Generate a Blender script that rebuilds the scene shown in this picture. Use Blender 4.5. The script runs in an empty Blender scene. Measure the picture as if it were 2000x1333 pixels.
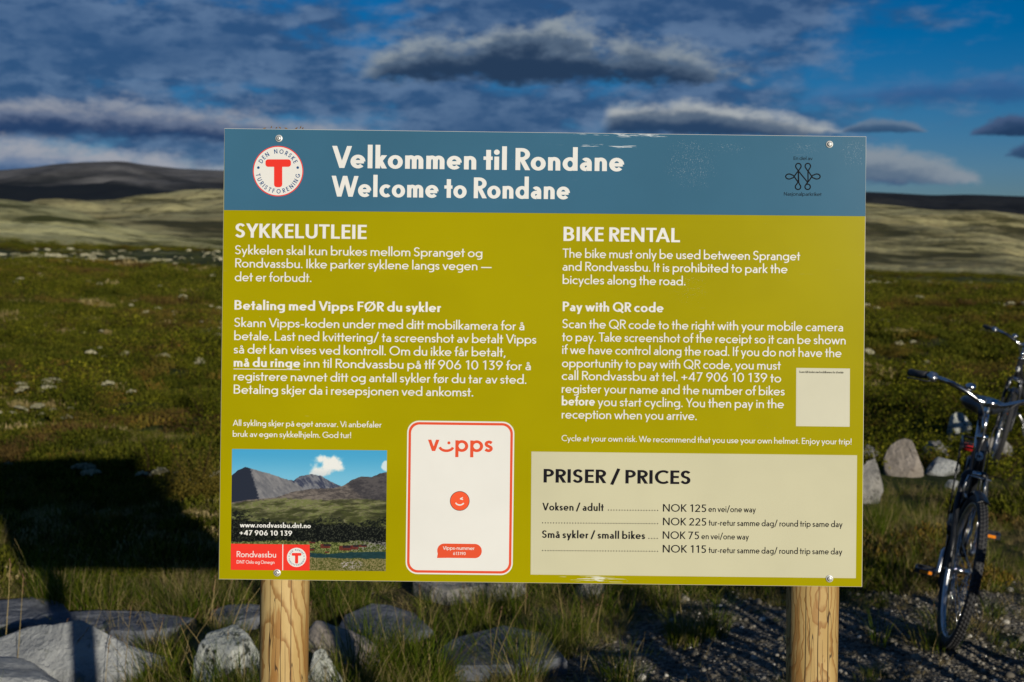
import bpy, math, random
import numpy as np
from mathutils import Vector, Matrix, Euler
from mathutils.geometry import delaunay_2d_cdt
R = math.radians
random.seed(7); rng = np.random.default_rng(7)
C = bpy.context.scene.collection
scn = bpy.context.scene

# ------------------------------------------------------------------ camera
CAM_H, PITCH, ROLL, FPX = 1.70, R(3.8), 0.0120, 2000 * 50 / 36
cd = bpy.data.cameras.new('camera'); cam = bpy.data.objects.new('camera', cd); C.objects.link(cam)
cd.lens = 50; cd.sensor_width = 36; cd.clip_start = 0.05; cd.clip_end = 60000
cam.matrix_world = Matrix.Translation((0, 0, CAM_H)) @ Matrix.Rotation(R(90) - PITCH, 4, 'X') @ Matrix.Rotation(ROLL, 4, 'Z')
cd.dof.use_dof = True; cd.dof.focus_distance = 2.63; cd.dof.aperture_fstop = 8.5
scn.camera = cam
CM = cam.matrix_world.copy(); CR = CM.to_3x3()
def ray(px, py): return (CR @ Vector(((px - 1000) / FPX, -(py - 666.5) / FPX, -1))).normalized()
def azel(px, py):
    d = ray(px, py); return math.atan2(d.x, d.y), math.atan2(d.z, math.hypot(d.x, d.y))

# ------------------------------------------------------------------ sun and sky
SUN = Vector((1.90, -4.35, 1.0)).normalized()          # towards the sun
SUN_EL = math.asin(SUN.z); SUN_AZ = math.atan2(SUN.x, SUN.y)
sl = bpy.data.lights.new('sun', 'SUN'); sl.energy = 4.7; sl.angle = R(0.5); sl.color = (1.0, 0.93, 0.80)
so = bpy.data.objects.new('sun', sl); C.objects.link(so); so.rotation_euler = SUN.to_track_quat('Z', 'Y').to_euler()
scn.view_settings.view_transform = 'Standard'; scn.view_settings.look = 'None'
scn.view_settings.exposure = 0; scn.view_settings.gamma = 1; scn.view_settings.use_curve_mapping = False
scn.cycles.max_bounces = 5; scn.cycles.diffuse_bounces = 2; scn.cycles.glossy_bounces = 2; scn.cycles.transparent_max_bounces = 6
scn.cycles.caustics_reflective = False; scn.cycles.caustics_refractive = False

class V:                                               # a node socket with arithmetic
    nt = None
    def __init__(s, k): s.k = k
    @staticmethod
    def m(op, *a, clamp=False):
        n = V.nt.nodes.new('ShaderNodeMath'); n.operation = op; n.use_clamp = clamp
        for i, x in enumerate(a):
            if isinstance(x, V): V.nt.links.new(x.k, n.inputs[i])
            else: n.inputs[i].default_value = x
        return V(n.outputs[0])
    def __add__(s, o): return V.m('ADD', s, o)
    __radd__ = __add__
    def __sub__(s, o): return V.m('SUBTRACT', s, o)
    def __rsub__(s, o): return V.m('SUBTRACT', o, s)
    def __mul__(s, o): return V.m('MULTIPLY', s, o)
    __rmul__ = __mul__
    def __truediv__(s, o): return V.m('DIVIDE', s, o)
    def __rtruediv__(s, o): return V.m('DIVIDE', o, s)
def vmin(a, b): return V.m('MINIMUM', a, b)
def vmax(a, b): return V.m('MAXIMUM', a, b)
def sstep(x, a, b):
    n = V.nt.nodes.new('ShaderNodeMapRange'); n.interpolation_type = 'SMOOTHSTEP'
    V.nt.links.new(x.k, n.inputs[0]); n.inputs[1].default_value = a; n.inputs[2].default_value = b
    return V(n.outputs[0])
def xyz(a, b, c):
    n = V.nt.nodes.new('ShaderNodeCombineXYZ')
    for i, x in enumerate((a, b, c)):
        if isinstance(x, V): V.nt.links.new(x.k, n.inputs[i])
        else: n.inputs[i].default_value = x
    return V(n.outputs[0])
def noise(vec, scale, detail=5, rough=0.55, dist=0.0):
    n = V.nt.nodes.new('ShaderNodeTexNoise'); V.nt.links.new(vec.k, n.inputs['Vector'])
    n.inputs['Scale'].default_value = scale; n.inputs['Detail'].default_value = detail
    n.inputs['Roughness'].default_value = rough; n.inputs['Distortion'].default_value = dist
    return V(n.outputs[0])
def mixc(f, a, b):
    n = V.nt.nodes.new('ShaderNodeMix'); n.data_type = 'RGBA'
    if isinstance(f, V): V.nt.links.new(f.k, n.inputs[0])
    else: n.inputs[0].default_value = f
    for i, x in ((6, a), (7, b)):
        if isinstance(x, V): V.nt.links.new(x.k, n.inputs[i])
        else: n.inputs[i].default_value = (*x[:3], 1)
    return V(n.outputs[2])

def lin(c): return tuple(((x / 255 + 0.055) / 1.055) ** 2.4 if x > 10 else x / 255 / 12.92 for x in c)
wd = bpy.data.worlds.new('World'); scn.world = wd; wd.use_nodes = True
nt = V.nt = wd.node_tree; nt.nodes.clear()
out = nt.nodes.new('ShaderNodeOutputWorld'); bg = nt.nodes.new('ShaderNodeBackground'); nt.links.new(bg.outputs[0], out.inputs[0])
SKY_S = 0.05; bg.inputs[1].default_value = SKY_S
sky = nt.nodes.new('ShaderNodeTexSky'); sky.sky_type = 'NISHITA'; sky.sun_disc = False
sky.sun_elevation = SUN_EL; sky.sun_rotation = SUN_AZ; sky.altitude = 1000; sky.air_density = 1.0; sky.dust_density = 0.2; sky.ozone_density = 3.0
tc = nt.nodes.new('ShaderNodeTexCoord'); sp = nt.nodes.new('ShaderNodeSeparateXYZ'); nt.links.new(tc.outputs['Generated'], sp.inputs[0])
dx, dy, dz = (V(o) for o in sp.outputs)
az = V.m('ARCTAN2', dx, dy); el = V.m('ARCSINE', dz)
skyc = V(sky.outputs[0])
hs = nt.nodes.new('ShaderNodeHueSaturation'); nt.links.new(skyc.k, hs.inputs['Color'])
hs.inputs['Saturation'].default_value = 1.6; hs.inputs['Value'].default_value = 0.62
tn = nt.nodes.new('ShaderNodeMix'); tn.data_type = 'RGBA'; tn.blend_type = 'MULTIPLY'; tn.inputs[0].default_value = 1; nt.links.new(hs.outputs[0], tn.inputs[6]); nt.links.new(mixc(sstep(el, 0.02, 0.16), (0.90, 1.06, 1.66), (0.90, 1.36, 1.84)).k, tn.inputs[7])
skyc = V(tn.outputs[2])
def cc(c): return tuple(x / SKY_S for x in lin(c))       # cloud radiance as it is seen
# one warped field for all clouds
# shared billow fields
cn1 = noise(xyz(az, el * 1.5, 11.3), 22.0, 5, 0.60); cn2 = noise(xyz(az, el * 2.2, 21.3), 60.0, 3, 0.6)
# high broken layer: a sheet at constant height, seen in perspective
iz = 1.0 / vmax(dz + 0.13, 0.05)
hx, hy = dx * iz, dy * iz
h1 = noise(xyz(hx * 0.8, hy * 0.9, 0.3), 0.9, 3, 0.5)
h2 = noise(xyz(az * 1.0, el * 2.3, 5.3), 9.0, 6, 0.56, 0.25)
h3 = noise(xyz(az * 1.0, el * 2.6, 8.1), 34.0, 4, 0.55)
# the layer thins out to the right, where the sky is clear
thin = sstep(az - el * 0.7 + (h2 - 0.5) * 0.35, -0.04, 0.34)
den = h2 * 0.70 + h1 * 0.40 + h3 * 0.22 - thin * 0.22 + sstep(az, -0.30, 0.02) * 0.06 - 0.01
hm = sstep(den, 0.52, 0.68)
hm = hm * sstep(el, 0.0, 0.07) * 0.90
hb = sstep(h3 * 0.6 + cn1 * 0.4 , 0.42, 0.62)
hb2 = sstep(den, 0.95, 0.62)                       # thick middle is darker
hcol = mixc(hb * hb2, cc((48, 78, 118)), cc((98, 122, 154)))
col = mixc(hm, skyc, hcol)
def cloud(col, x0, x1, yt, yb, light=(160, 160, 168), mid=(96, 108, 132), dark=(38, 58, 90), peak=0.5, soft=0.16, rag=0.55, lightness=1.0, seed=0.0, op=1.0, k=1.4):
    (a0, _), (a1, _) = azel(x0, (yt + yb) / 2), azel(x1, (yt + yb) / 2)
    _, et = azel((x0 + x1) / 2, yt); _, eb = azel((x0 + x1) / 2, yb)
    slope = (azel(x1, yb)[1] - azel(x0, yb)[1]) / (a1 - a0)   # bases are level: undo the camera's roll
    u = (az - a0) / (a1 - a0)
    ee = el
    v = (ee - eb) / (et - eb)                         # 0 base, 1 top
    n1, n2 = cn1, cn2
    uu = V.m('POWER', vmax(vmin(u, 0.999), 0.001), math.log(0.5) / math.log(peak))
    prof = V.m('POWER', vmax(4 * uu * (1 - uu), 0.0), 0.6)
    top = prof * (0.92 + (n1 - 0.5) * 2.6 * rag)
    d = vmin((top - v) + (n2 - 0.5) * 0.45, (v + (n2 - 0.5) * 0.35 + (n1 - 0.5) * 0.5) * 2.0)
    side = vmin(u, 1 - u)
    m = sstep(d, -soft * 0.4, soft * 1.6) * sstep(side, 0.0, 0.06) * op
    lit = sstep(1.12 - (top - v) * k + (n2 - 0.5) * 0.45 + (n1 - 0.5) * 0.9, 0.0, 1.0)
    c1 = mixc(sstep(lit, 0.0, 0.5), dark, mid); c1 = mixc(sstep(lit, 0.45, 1.0) * lightness, c1, light)
    return mixc(m, col, c1)
K = lambda *c: cc(c)
col = cloud(col, 690, 1500, 34, 170, K(140, 151, 160), K(80, 99, 122), K(38, 60, 88), 0.42, rag=0.5, seed=1, k=1.9, soft=0.20)
col = cloud(col, -260, 800, 180, 276, K(146, 151, 163), K(98, 112, 138), K(38, 64, 102), 0.36, rag=0.5, seed=2, k=1.45, soft=0.24)
col = cloud(col, -420, 520, 262, 345, K(156, 160, 170), K(96, 118, 150), K(48, 82, 124), 0.42, rag=0.5, seed=3, k=1.0, soft=0.24)
col = cloud(col, 1170, 1680, 188, 266, K(166, 172, 176), K(88, 105, 126), K(40, 66, 98), 0.22, rag=0.45, seed=4, k=1.5, soft=0.2)
col = cloud(col, 1640, 1820, 228, 262, K(104, 122, 144), K(62, 86, 116), K(46, 72, 104), 0.4, rag=0.5, seed=5, op=0.85)
col = cloud(col, 1890, 2120, 222, 268, K(70, 88, 122), K(44, 64, 98), K(30, 50, 84), 0.4, rag=0.6, seed=6, op=0.9)
col = cloud(col, 1560, 1930, 276, 360, K(132, 144, 156), K(92, 112, 134), K(42, 72, 114), 0.4, rag=0.35, seed=7, k=0.95, soft=0.22)
col = cloud(col, 1955, 2120, 265, 310, K(60, 80, 116), K(42, 64, 100), K(34, 56, 92), 0.5, rag=0.7, seed=8, op=0.8)
col = cloud(col, 1540, 2300, 120, 205, K(86, 116, 158), K(62, 96, 144), K(46, 84, 134), 0.5, rag=0.5, seed=9, op=0.7, soft=0.4)
# off to the sides and behind the camera broken cumulus goes on, darkened to cut the sky's fill light
bn = noise(xyz(az * 1.0, el * 4.0, 31.0), 3.2, 4, 0.6)
bm = sstep(bn, 0.56, 0.66) * sstep(V.m('ABSOLUTE', az), 0.42, 0.55) * sstep(el, 0.01, 0.05) * sstep(el, 0.5, 0.3)
col = mixc(bm, col, mixc(sstep(cn1, 0.35, 0.65), K(44, 62, 94), K(96, 108, 130)))
nt.links.new(col.k, bg.inputs[0])

# ------------------------------------------------------------------ object helpers
def tag(o, label=None, cat=None, group=None, kind=None):
    if label: o['label'] = label
    if cat: o['category'] = cat
    if group: o['group'] = group
    if kind: o['kind'] = kind
    return o
def empty(name, loc, label=None, cat=None, group=None):
    o = bpy.data.objects.new(name, None); C.objects.link(o); o.location = loc; o.empty_display_size = 0.2
    return tag(o, label, cat, group)
class MB:
    def __init__(s): s.v = []; s.f = []; s.m = []
    def add(s, vs, fs, mi=0):
        o = len(s.v); s.v += [tuple(p) for p in vs]; s.f += [tuple(i + o for i in f) for f in fs]; s.m += [mi] * len(fs)
    def box(s, c, d, mi=0, rot=None):
        vs = [Vector((sx * d[0] / 2, sy * d[1] / 2, sz * d[2] / 2)) for sx in (-1, 1) for sy in (-1, 1) for sz in (-1, 1)]
        if rot is not None: vs = [rot @ p for p in vs]
        s.add([p + Vector(c) for p in vs], [(0, 1, 3, 2), (4, 6, 7, 5), (0, 4, 5, 1), (2, 3, 7, 6), (0, 2, 6, 4), (1, 5, 7, 3)], mi)
    def tube(s, pts, r, n=12, closed=False, mi=0, caps=True, flat=None):
        pts = [Vector(p) for p in pts]; k = len(pts)
        rr = r if isinstance(r, (list, tuple)) else [r] * k
        prev = None; rings = []
        for i, p in enumerate(pts):
            if closed: t = pts[(i + 1) % k] - pts[i - 1]
            else: t = pts[min(i + 1, k - 1)] - pts[max(i - 1, 0)]
            t.normalize()
            if prev is None:
                a = Vector((0, 0, 1)) if abs(t.z) < 0.9 else Vector((0, 1, 0))
                nn = t.cross(a).normalized()
            else: nn = (prev - t * prev.dot(t)).normalized()
            prev = nn; b = t.cross(nn)
            rings.append([p + (nn * math.cos(2 * math.pi * j / n) * rr[i] + b * math.sin(2 * math.pi * j / n) * rr[i] * (flat or 1)) for j in range(n)])
        vs = [q for rg in rings for q in rg]; fs = []
        for i in range(k if closed else k - 1):
            a, b2 = i * n, ((i + 1) % k) * n
            for j in range(n): fs.append((a + j, a + (j + 1) % n, b2 + (j + 1) % n, b2 + j))
        if caps and not closed: fs.append(tuple(range(n - 1, -1, -1))); fs.append(tuple((k - 1) * n + j for j in range(n)))
        s.add(vs, fs, mi)
    def torus(s, c, R0, r, nR=48, nr=10, axis='Y', w=None, mi=0):
        w = w or r; vs = []; fs = []
        for i in range(nR):
            a = 2 * math.pi * i / nR
            for j in range(nr):
                b = 2 * math.pi * j / nr; q = R0 + r * math.cos(b); t = w * math.sin(b)
                vs.append((c[0] + q * math.cos(a), c[1] + t, c[2] + q * math.sin(a)))
                fs.append((i * nr + j, i * nr + (j + 1) % nr, ((i + 1) % nR) * nr + (j + 1) % nr, ((i + 1) % nR) * nr + j))
        s.add(vs, fs, mi)
    def ball(s, c, r, n=10, m=14, mi=0):
        rr = r if isinstance(r, (tuple, list)) else (r, r, r); vs = [(c[0], c[1], c[2] - rr[2])]; fs = []
        for i in range(1, n):
            t = math.pi * i / n
            for j in range(m): vs.append((c[0] + rr[0] * math.sin(t) * math.cos(2 * math.pi * j / m), c[1] + rr[1] * math.sin(t) * math.sin(2 * math.pi * j / m), c[2] - rr[2] * math.cos(t)))
        vs.append((c[0], c[1], c[2] + rr[2])); L = len(vs) - 1
        for j in range(m): fs.append((0, 1 + (j + 1) % m, 1 + j)); fs.append((L, L - m + j, L - m + (j + 1) % m))
        for i in range(n - 2):
            for j in range(m): a = 1 + i * m; fs.append((a + j, a + (j + 1) % m, a + m + (j + 1) % m, a + m + j))
        s.add(vs, fs, mi)
    def mesh(s, name, mats, smooth=True):
        me = bpy.data.meshes.new(name); me.from_pydata(s.v, [], s.f)
        for m in (mats if isinstance(mats, (list, tuple)) else [mats]): me.materials.append(m)
        me.polygons.foreach_set('material_index', s.m); me.polygons.foreach_set('use_smooth', [smooth] * len(s.f)); me.update(); return me
    def build(s, name, mats, parent=None, smooth=True, link=True):
        o = bpy.data.objects.new(name, s.mesh(name, mats, smooth))
        if link: C.objects.link(o)
        if parent: o.parent = parent
        return o
def np_mesh(name, verts, faces, mat, smooth=True):
    me = bpy.data.meshes.new(name); nf = len(faces); k = faces.shape[1]
    me.vertices.add(len(verts)); me.vertices.foreach_set('co', np.asarray(verts, np.float32).ravel())
    me.loops.add(nf * k); me.loops.foreach_set('vertex_index', np.asarray(faces, np.int32).ravel())
    me.polygons.add(nf); me.polygons.foreach_set('loop_start', np.arange(0, nf * k, k, dtype=np.int32))
    me.polygons.foreach_set('use_smooth', [smooth] * nf); me.materials.append(mat); me.update(calc_edges=True); me.validate(); return me

def vnoise(x, y, seed=0):
    xi = np.floor(x).astype(np.int64); yi = np.floor(y).astype(np.int64); fx = x - xi; fy = y - yi
    fx = fx * fx * (3 - 2 * fx); fy = fy * fy * (3 - 2 * fy)
    def h(a, b):
        n = (a * 374761393 + b * 668265263 + seed * 974634777) & 0xffffffff
        n = ((n ^ (n >> 13)) * 1274126177) & 0xffffffff
        return ((n ^ (n >> 16)) & 0xffff) / 65535.0
    return (h(xi, yi) * (1 - fx) + h(xi + 1, yi) * fx) * (1 - fy) + (h(xi, yi + 1) * (1 - fx) + h(xi + 1, yi + 1) * fx) * fy
def fbm(x, y, o=4, seed=0, g=0.5):
    s = 0; a = 1; t = 0
    for i in range(o): s = s + a * vnoise(x * 2 ** i + 17.3 * i, y * 2 ** i + 9.1 * i, seed + i); t += a; a *= g
    return s / t
def ss(x, a, b): t = np.clip((x - a) / (b - a), 0, 1); return t * t * (3 - 2 * t)

# ------------------------------------------------------------------ materials
def mat(name, color=None, rough=0.6, metal=0.0, spec=0.5, build=None, coat=0.0):
    m = bpy.data.materials.new(name); m.use_nodes = True; V.nt = m.node_tree
    b = m.node_tree.nodes['Principled BSDF']
    if color is not None: b.inputs['Base Color'].default_value = (*color, 1)
    b.inputs['Roughness'].default_value = rough; b.inputs['Metallic'].default_value = metal
    b.inputs['Specular IOR Level'].default_value = spec; b.inputs['Coat Weight'].default_value = coat
    if build: build(m.node_tree, b)
    return m
def coords(kind='Object'):
    n = V.nt.nodes.new('ShaderNodeTexCoord'); return V(n.outputs[kind])
def wpos():
    n = V.nt.nodes.new('ShaderNodeNewGeometry'); return V(n.outputs['Position'])
def split(v):
    n = V.nt.nodes.new('ShaderNodeSeparateXYZ'); V.nt.links.new(v.k, n.inputs[0]); return tuple(V(o) for o in n.outputs)
def island():
    n = V.nt.nodes.new('ShaderNodeNewGeometry'); return V(n.outputs['Random Per Island'])
def objrand():
    n = V.nt.nodes.new('ShaderNodeObjectInfo'); return V(n.outputs['Random'])
def ramp(f, stops):
    n = V.nt.nodes.new('ShaderNodeValToRGB'); V.nt.links.new(f.k, n.inputs[0]); e = n.color_ramp.elements
    while len(e) < len(stops): e.new(0.5)
    for i, (p, c) in enumerate(stops): e[i].position = p; e[i].color = (*c, 1)
    return V(n.outputs[0])
def bump(b, h, strength, dist):
    n = V.nt.nodes.new('ShaderNodeBump'); V.nt.links.new(h.k, n.inputs['Height'])
    n.inputs['Strength'].default_value = strength; n.inputs['Distance'].default_value = dist
    V.nt.links.new(n.outputs[0], b.inputs['Normal'])
def setc(b, c): V.nt.links.new(c.k, b.inputs['Base Color'])

# ------------------------------------------------------------------ the ground
def ground_z(x, y):
    x = np.asarray(x, float); y = np.asarray(y, float); r = np.hypot(x, y); a = np.arctan2(x, np.maximum(y, 1e-3))
    a = np.clip(a, -0.5, 0.5)
    z = (fbm(x * 1.3, y * 1.3, 3, 5) - 0.5) * 0.07 * ss(r, 2, 6) + (fbm(x * 4, y * 4, 2, 9) - 0.5) * 0.03
    z += (fbm(x * 0.28, y * 0.28, 3, 11) - 0.5) * 0.5 * ss(r, 11, 24) + (fbm(x * 1.1, y * 1.1, 2, 13) - 0.5) * 0.40 * ss(r, 9, 14)
    z += (fbm(x * 0.045, y * 0.045, 3, 21) - 0.5) * 2.0 * ss(r, 30, 90)
    z += (fbm(x * 0.012, y * 0.012, 3, 31) - 0.5) * 5.0 * ss(r, 90, 300)
    sl = np.interp(a, [-0.5, -0.36, -0.18, 0.05, 0.24, 0.5], [0.008, 0.001, -0.002, -0.010, -0.0160, -0.018])
    z += sl * np.maximum(r - 30, 0) * ss(r, 30, 120)
    return z
def g_ground(nt, b):
    p = wpos(); x, y, z = split(p)
    rr = V.m('SQRT', x * x + y * y)
    far = sstep(rr, 25, 120)
    n1 = noise(p, 0.55, 6, 0.6); n2 = noise(p, 3.0, 6, 0.65); n3 = noise(p, 22.0, 4, 0.7); n4 = noise(p, 0.05, 5, 0.6, 0.5); n5 = noise(xyz(x, y, 40.0), 0.16, 6, 0.7)
    green = mixc(sstep(n2, 0.35, 0.65), (0.012, 0.020, 0.002), (0.046, 0.056, 0.006))
    brown = mixc(sstep(n3, 0.35, 0.65), (0.026, 0.018, 0.008), (0.085, 0.064, 0.026))
    c = mixc(sstep(n1, 0.47, 0.62), green, brown)
    grn2 = mixc(sstep(n5, 0.40, 0.62), (0.022, 0.030, 0.004), (0.080, 0.086, 0.012))
    c = mixc(far, c, grn2)
    pale = sstep(n4 * 0.7 + n5 * 0.45 , 0.60, 0.68) * sstep(rr, 60, 160)
    c = mixc(pale * 0.8, c, (0.27, 0.25, 0.125))
    # trodden gravel near the road
    gx = sstep(x + (n1 - 0.5) * 1.6 + (n2 - 0.5) * 0.5, -0.15, 0.35) * sstep(y - (n1 - 0.5) * 2.0 - x * 0.25, 6.9, 6.3)
    vo = nt.nodes.new('ShaderNodeTexVoronoi'); vo.inputs['Scale'].default_value = 55; nt.links.new(p.k, vo.inputs['Vector'])
    g1 = V(vo.outputs['Color']); gr, _, _ = split(g1)
    grav = mixc(gr, (0.045, 0.040, 0.032), (0.22, 0.20, 0.165))
    grav = mixc(sstep(n2, 0.50, 0.70), grav, (0.05, 0.045, 0.02))
    c = mixc(gx, c, grav)
    setc(b, c)
    bump(b, n3 * 0.6 + n2 * 1.0 + V(vo.outputs['Distance']) * gx * -0.5, 0.9, 0.05)
m_ground = mat('moor ground', rough=0.95, spec=0.15, build=g_ground)
def polar_grid():
    azs = np.concatenate([np.radians(np.arange(-180, -28, 4.0)), np.radians(np.arange(-28, -23, 0.5)), np.radians(np.arange(-23, 23.01, 0.1)), np.radians(np.arange(23.5, 28, 0.5)), np.radians(np.arange(28, 180, 4.0))])
    rs = [0.25]
    while rs[-1] < 9000: rs.append(rs[-1] * (1.05 if rs[-1] < 4 else 1.014 if rs[-1] < 60 else 1.03))
    return azs, np.array(rs)
azs, rs = polar_grid()
A, Q = np.meshgrid(azs, rs); X = Q * np.sin(A); Y = Q * np.cos(A)
def dirt_smooth(x, y): return ground_z(x, y)
Zg = ground_z(X, np.where(Y > 0, Y, 0.001)) ; Zg = np.where(Y > 0, Zg, ground_z(X * 0 + 0.001, 0.001) + (fbm(X * 0.3, Y * 0.3, 3, 3) - 0.5) * 0.2)
na, nr_ = len(azs), len(rs)
idx = np.arange(na * nr_).reshape(nr_, na)
f = np.stack([idx[:-1, :], np.roll(idx, -1, 1)[:-1, :], np.roll(idx, -1, 1)[1:, :], idx[1:, :]], -1).reshape(-1, 4)
# sink the sheet under the hills
sink = ss(Q, 2500, 4500) * 60
vv = np.stack([X, Y, Zg - sink], -1).reshape(-1, 3)
vv = np.vstack([vv, [[0, 0, float(Zg[0].mean())]]]); cen = len(vv) - 1
me = np_mesh('ground', vv, f[:, ::-1].copy(), m_ground)
g = bpy.data.objects.new('ground', me); C.objects.link(g); tag(g, 'heather moor with gravel patch sloping off to the hills', kind='structure')
bm_c = MB(); bm_c.add([tuple(vv[idx[0, j]]) for j in range(na)] + [tuple(vv[cen])], [(j, na, (j + 1) % na) for j in range(na)]); o = bm_c.build('ground', m_ground, g)

# ------------------------------------------------------------------ hills
def hill(name, crest, rb, rc, mat_, label, n_amp=1.0, seed=0, rows=90, az_pad=0.0, conv=1.25, back=1.5):
    pts = sorted(azel(*p) for p in crest); pa = np.array([p[0] for p in pts]); pe = np.array([p[1] for p in pts])
    aa = np.linspace(pa[0], pa[-1], 520)
    # smooth crest
    e = np.interp(aa, pa, pe); ke = np.hanning(15); ke /= ke.sum(); ep = np.pad(e, 7, 'edge'); e = np.convolve(ep, ke, 'valid')
    ts = np.concatenate([np.linspace(-0.15, 1, rows), np.linspace(1.03, 1.9, 24)])
    T, AA = np.meshgrid(ts, aa, indexing='ij'); E = np.tile(e, (len(ts), 1))
    rcv = rc * (1 + 0.06 * np.sin(AA * 9 + seed))
    rr = rb + (rcv - rb) * T; rr = np.where(T < 0, rb + (rcv - rb) * T, rr)
    x = rr * np.sin(AA); y = rr * np.cos(AA)
    zc = CAM_H + rcv * np.tan(E); zb = ground_z(rb * np.sin(AA), rb * np.cos(AA)) - 1.0
    tt = np.clip(T, 0, 1); prof = (1 - (1 - tt) ** conv) if conv > 0 else tt ** (-conv)
    prof = prof * 0.85 + 0.15 * (tt * tt * (3 - 2 * tt))
    z = zb + (zc - zb) * prof
    z = np.where(T < 0, zb + T * (rc - rb) * 0.15, z)
    z = np.where(T > 1, zc - (T - 1) ** 2 * (rc - rb) * 0.25 * back, z)
    w = np.sin(np.clip(tt, 0, 1) * math.pi) ** 0.8 * (T <= 1)
    s0 = (rc - rb)
    z = z + w * n_amp * ((fbm(x / s0 * 6, y / s0 * 6, 4, 41 + seed) - 0.5) * s0 * 0.028 + (fbm(x / s0 * 30, y / s0 * 30, 3, 43 + seed) - 0.5) * s0 * 0.006)
    n, mcols = T.shape; ii = np.arange(n * mcols).reshape(n, mcols)
    ff = np.stack([ii[:-1, :-1], ii[:-1, 1:], ii[1:, 1:], ii[1:, :-1]], -1).reshape(-1, 4)
    o = bpy.data.objects.new(name, np_mesh(name, np.stack([x, y, z], -1).reshape(-1, 3), ff[:, ::-1].copy(), mat_)); C.objects.link(o)
    tag(o, label, kind='structure'); return o
def hill_mat(name, s, pale, dark, mid, cover=0.5):
    def b_(nt, b):
        p = wpos(); x, y, z = split(p)
        n1 = noise(xyz(x * 0.7, y, z * 9.0), s, 6, 0.62, 0.8); n2 = noise(xyz(x * 0.8, y, z * 6.0), s * 4, 6, 0.68, 0.4); n3 = noise(p, s * 22, 4, 0.7)
        c = mixc(sstep(n1 * 0.55 + n2 * 0.45, cover - 0.07, cover + 0.07), dark, pale)
        c = mixc(sstep(n2 * 0.6 + n3 * 0.4, 0.46, 0.62) * 0.6, c, mid); n4 = noise(xyz(x, y, z * 4.0), s * 12, 4, 0.65); c = mixc(sstep(n4, 0.55, 0.64) * 0.75, c, dark)
        setc(b, c); bump(b, n3 + n2 * 2, 0.5, 0.4 / s * 0.01 * 5)
    return mat(name, rough=0.95, spec=0.1, build=b_)
m_lich = hill_mat('lichen slope', 0.006, (0.60, 0.55, 0.25), (0.055, 0.058, 0.015), (0.22, 0.19, 0.07), 0.47)
m_lich2 = hill_mat('upper lichen slope', 0.004, (0.52, 0.46, 0.21), (0.060, 0.056, 0.020), (0.23, 0.18, 0.085), 0.49)
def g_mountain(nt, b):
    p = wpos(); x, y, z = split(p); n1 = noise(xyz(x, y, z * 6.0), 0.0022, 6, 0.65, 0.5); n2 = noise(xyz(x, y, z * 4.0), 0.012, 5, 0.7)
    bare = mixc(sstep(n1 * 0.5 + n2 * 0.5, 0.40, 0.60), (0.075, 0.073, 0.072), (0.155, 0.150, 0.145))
    c = mixc(sstep(z + (n1 - 0.5) * 160, 120, 190), (0.016, 0.020, 0.024), bare)     # cloud shade painted into the colour below the bare summit
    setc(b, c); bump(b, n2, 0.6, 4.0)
m_top = mat('bare summit over painted shade', rough=0.95, spec=0.05, build=g_mountain)
m_ridge_shade = hill_mat('cloud-shaded ridge', 0.0016, (0.026, 0.028, 0.030), (0.012, 0.014, 0.016), (0.022, 0.022, 0.022), 0.50)  # near-black tones put the cloud shadow into the ridge's colour
hill('hill', [(-3000, 392), (-1600, 380), (-700, 372), (-300, 380), (0, 392), (60, 398), (120, 408), (180, 424), (250, 447), (330, 467), (440, 480), (640, 490), (900, 497)], 330, 900, m_lich, 'pale lichen slope running down to the left edge of the plain', 0.8, 1, conv=1.1)
hill('hill', [(-1400, 415), (-700, 400), (0, 402), (70, 398), (150, 396), (240, 390), (340, 383), (440, 371), (700, 364), (1000, 370), (1300, 380), (1600, 392), (1692, 398), (1780, 408), (1850, 415), (1890, 412), (1950, 417), (2000, 426), (2300, 440), (2700, 452), (3400, 462), (4600, 490)], 640, 2200, m_lich2, 'broad lichen hillside behind the plain', 1.2, 2, conv=1.15)
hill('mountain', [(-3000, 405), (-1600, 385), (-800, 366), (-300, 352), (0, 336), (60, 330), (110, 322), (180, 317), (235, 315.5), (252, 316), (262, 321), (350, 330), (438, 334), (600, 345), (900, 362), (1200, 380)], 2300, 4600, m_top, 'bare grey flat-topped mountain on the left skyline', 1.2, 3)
hill('mountain', [(1000, 395), (1300, 378), (1500, 373), (1692, 375), (1760, 378), (1820, 382), (1890, 380), (2000, 384), (2300, 390), (2700, 400), (3500, 430), (4600, 478)], 2600, 5200, m_ridge_shade, 'dark ridge on the right skyline', 1.0, 4)


# ------------------------------------------------------------------ plants
hidden = bpy.data.collections.new('plant sources')     # never linked to the scene
def leafmat(name, stops, rough=0.6, trans=0.25, by='island'):
    def b_(nt, b):
        i = island(); r = objrand()
        f = V.m('FRACT', i * 1.0 + r * 0.37) if by == 'island' else r
        c = ramp(f * 0.65 + r * 0.35, stops); setc(b, c)
        b.inputs['Subsurface Weight'].default_value = 0.0
        tr = nt.nodes.new('ShaderNodeBsdfTranslucent'); nt.links.new(c.k, tr.inputs[0])
        mx = nt.nodes.new('ShaderNodeMixShader'); mx.inputs[0].default_value = trans
        nt.links.new(b.outputs[0], mx.inputs[1]); nt.links.new(tr.outputs[0], mx.inputs[2])
        nt.links.new(mx.outputs[0], nt.nodes['Material Output'].inputs[0])
    return mat(name, rough=0.8, spec=0.06, build=b_)
m_leaf = leafmat('willow leaves', [(0.0, (0.012, 0.022, 0.002)), (0.45, (0.055, 0.064, 0.005)), (0.75, (0.150, 0.150, 0.009)), (1.0, (0.32, 0.28, 0.024))])
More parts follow.
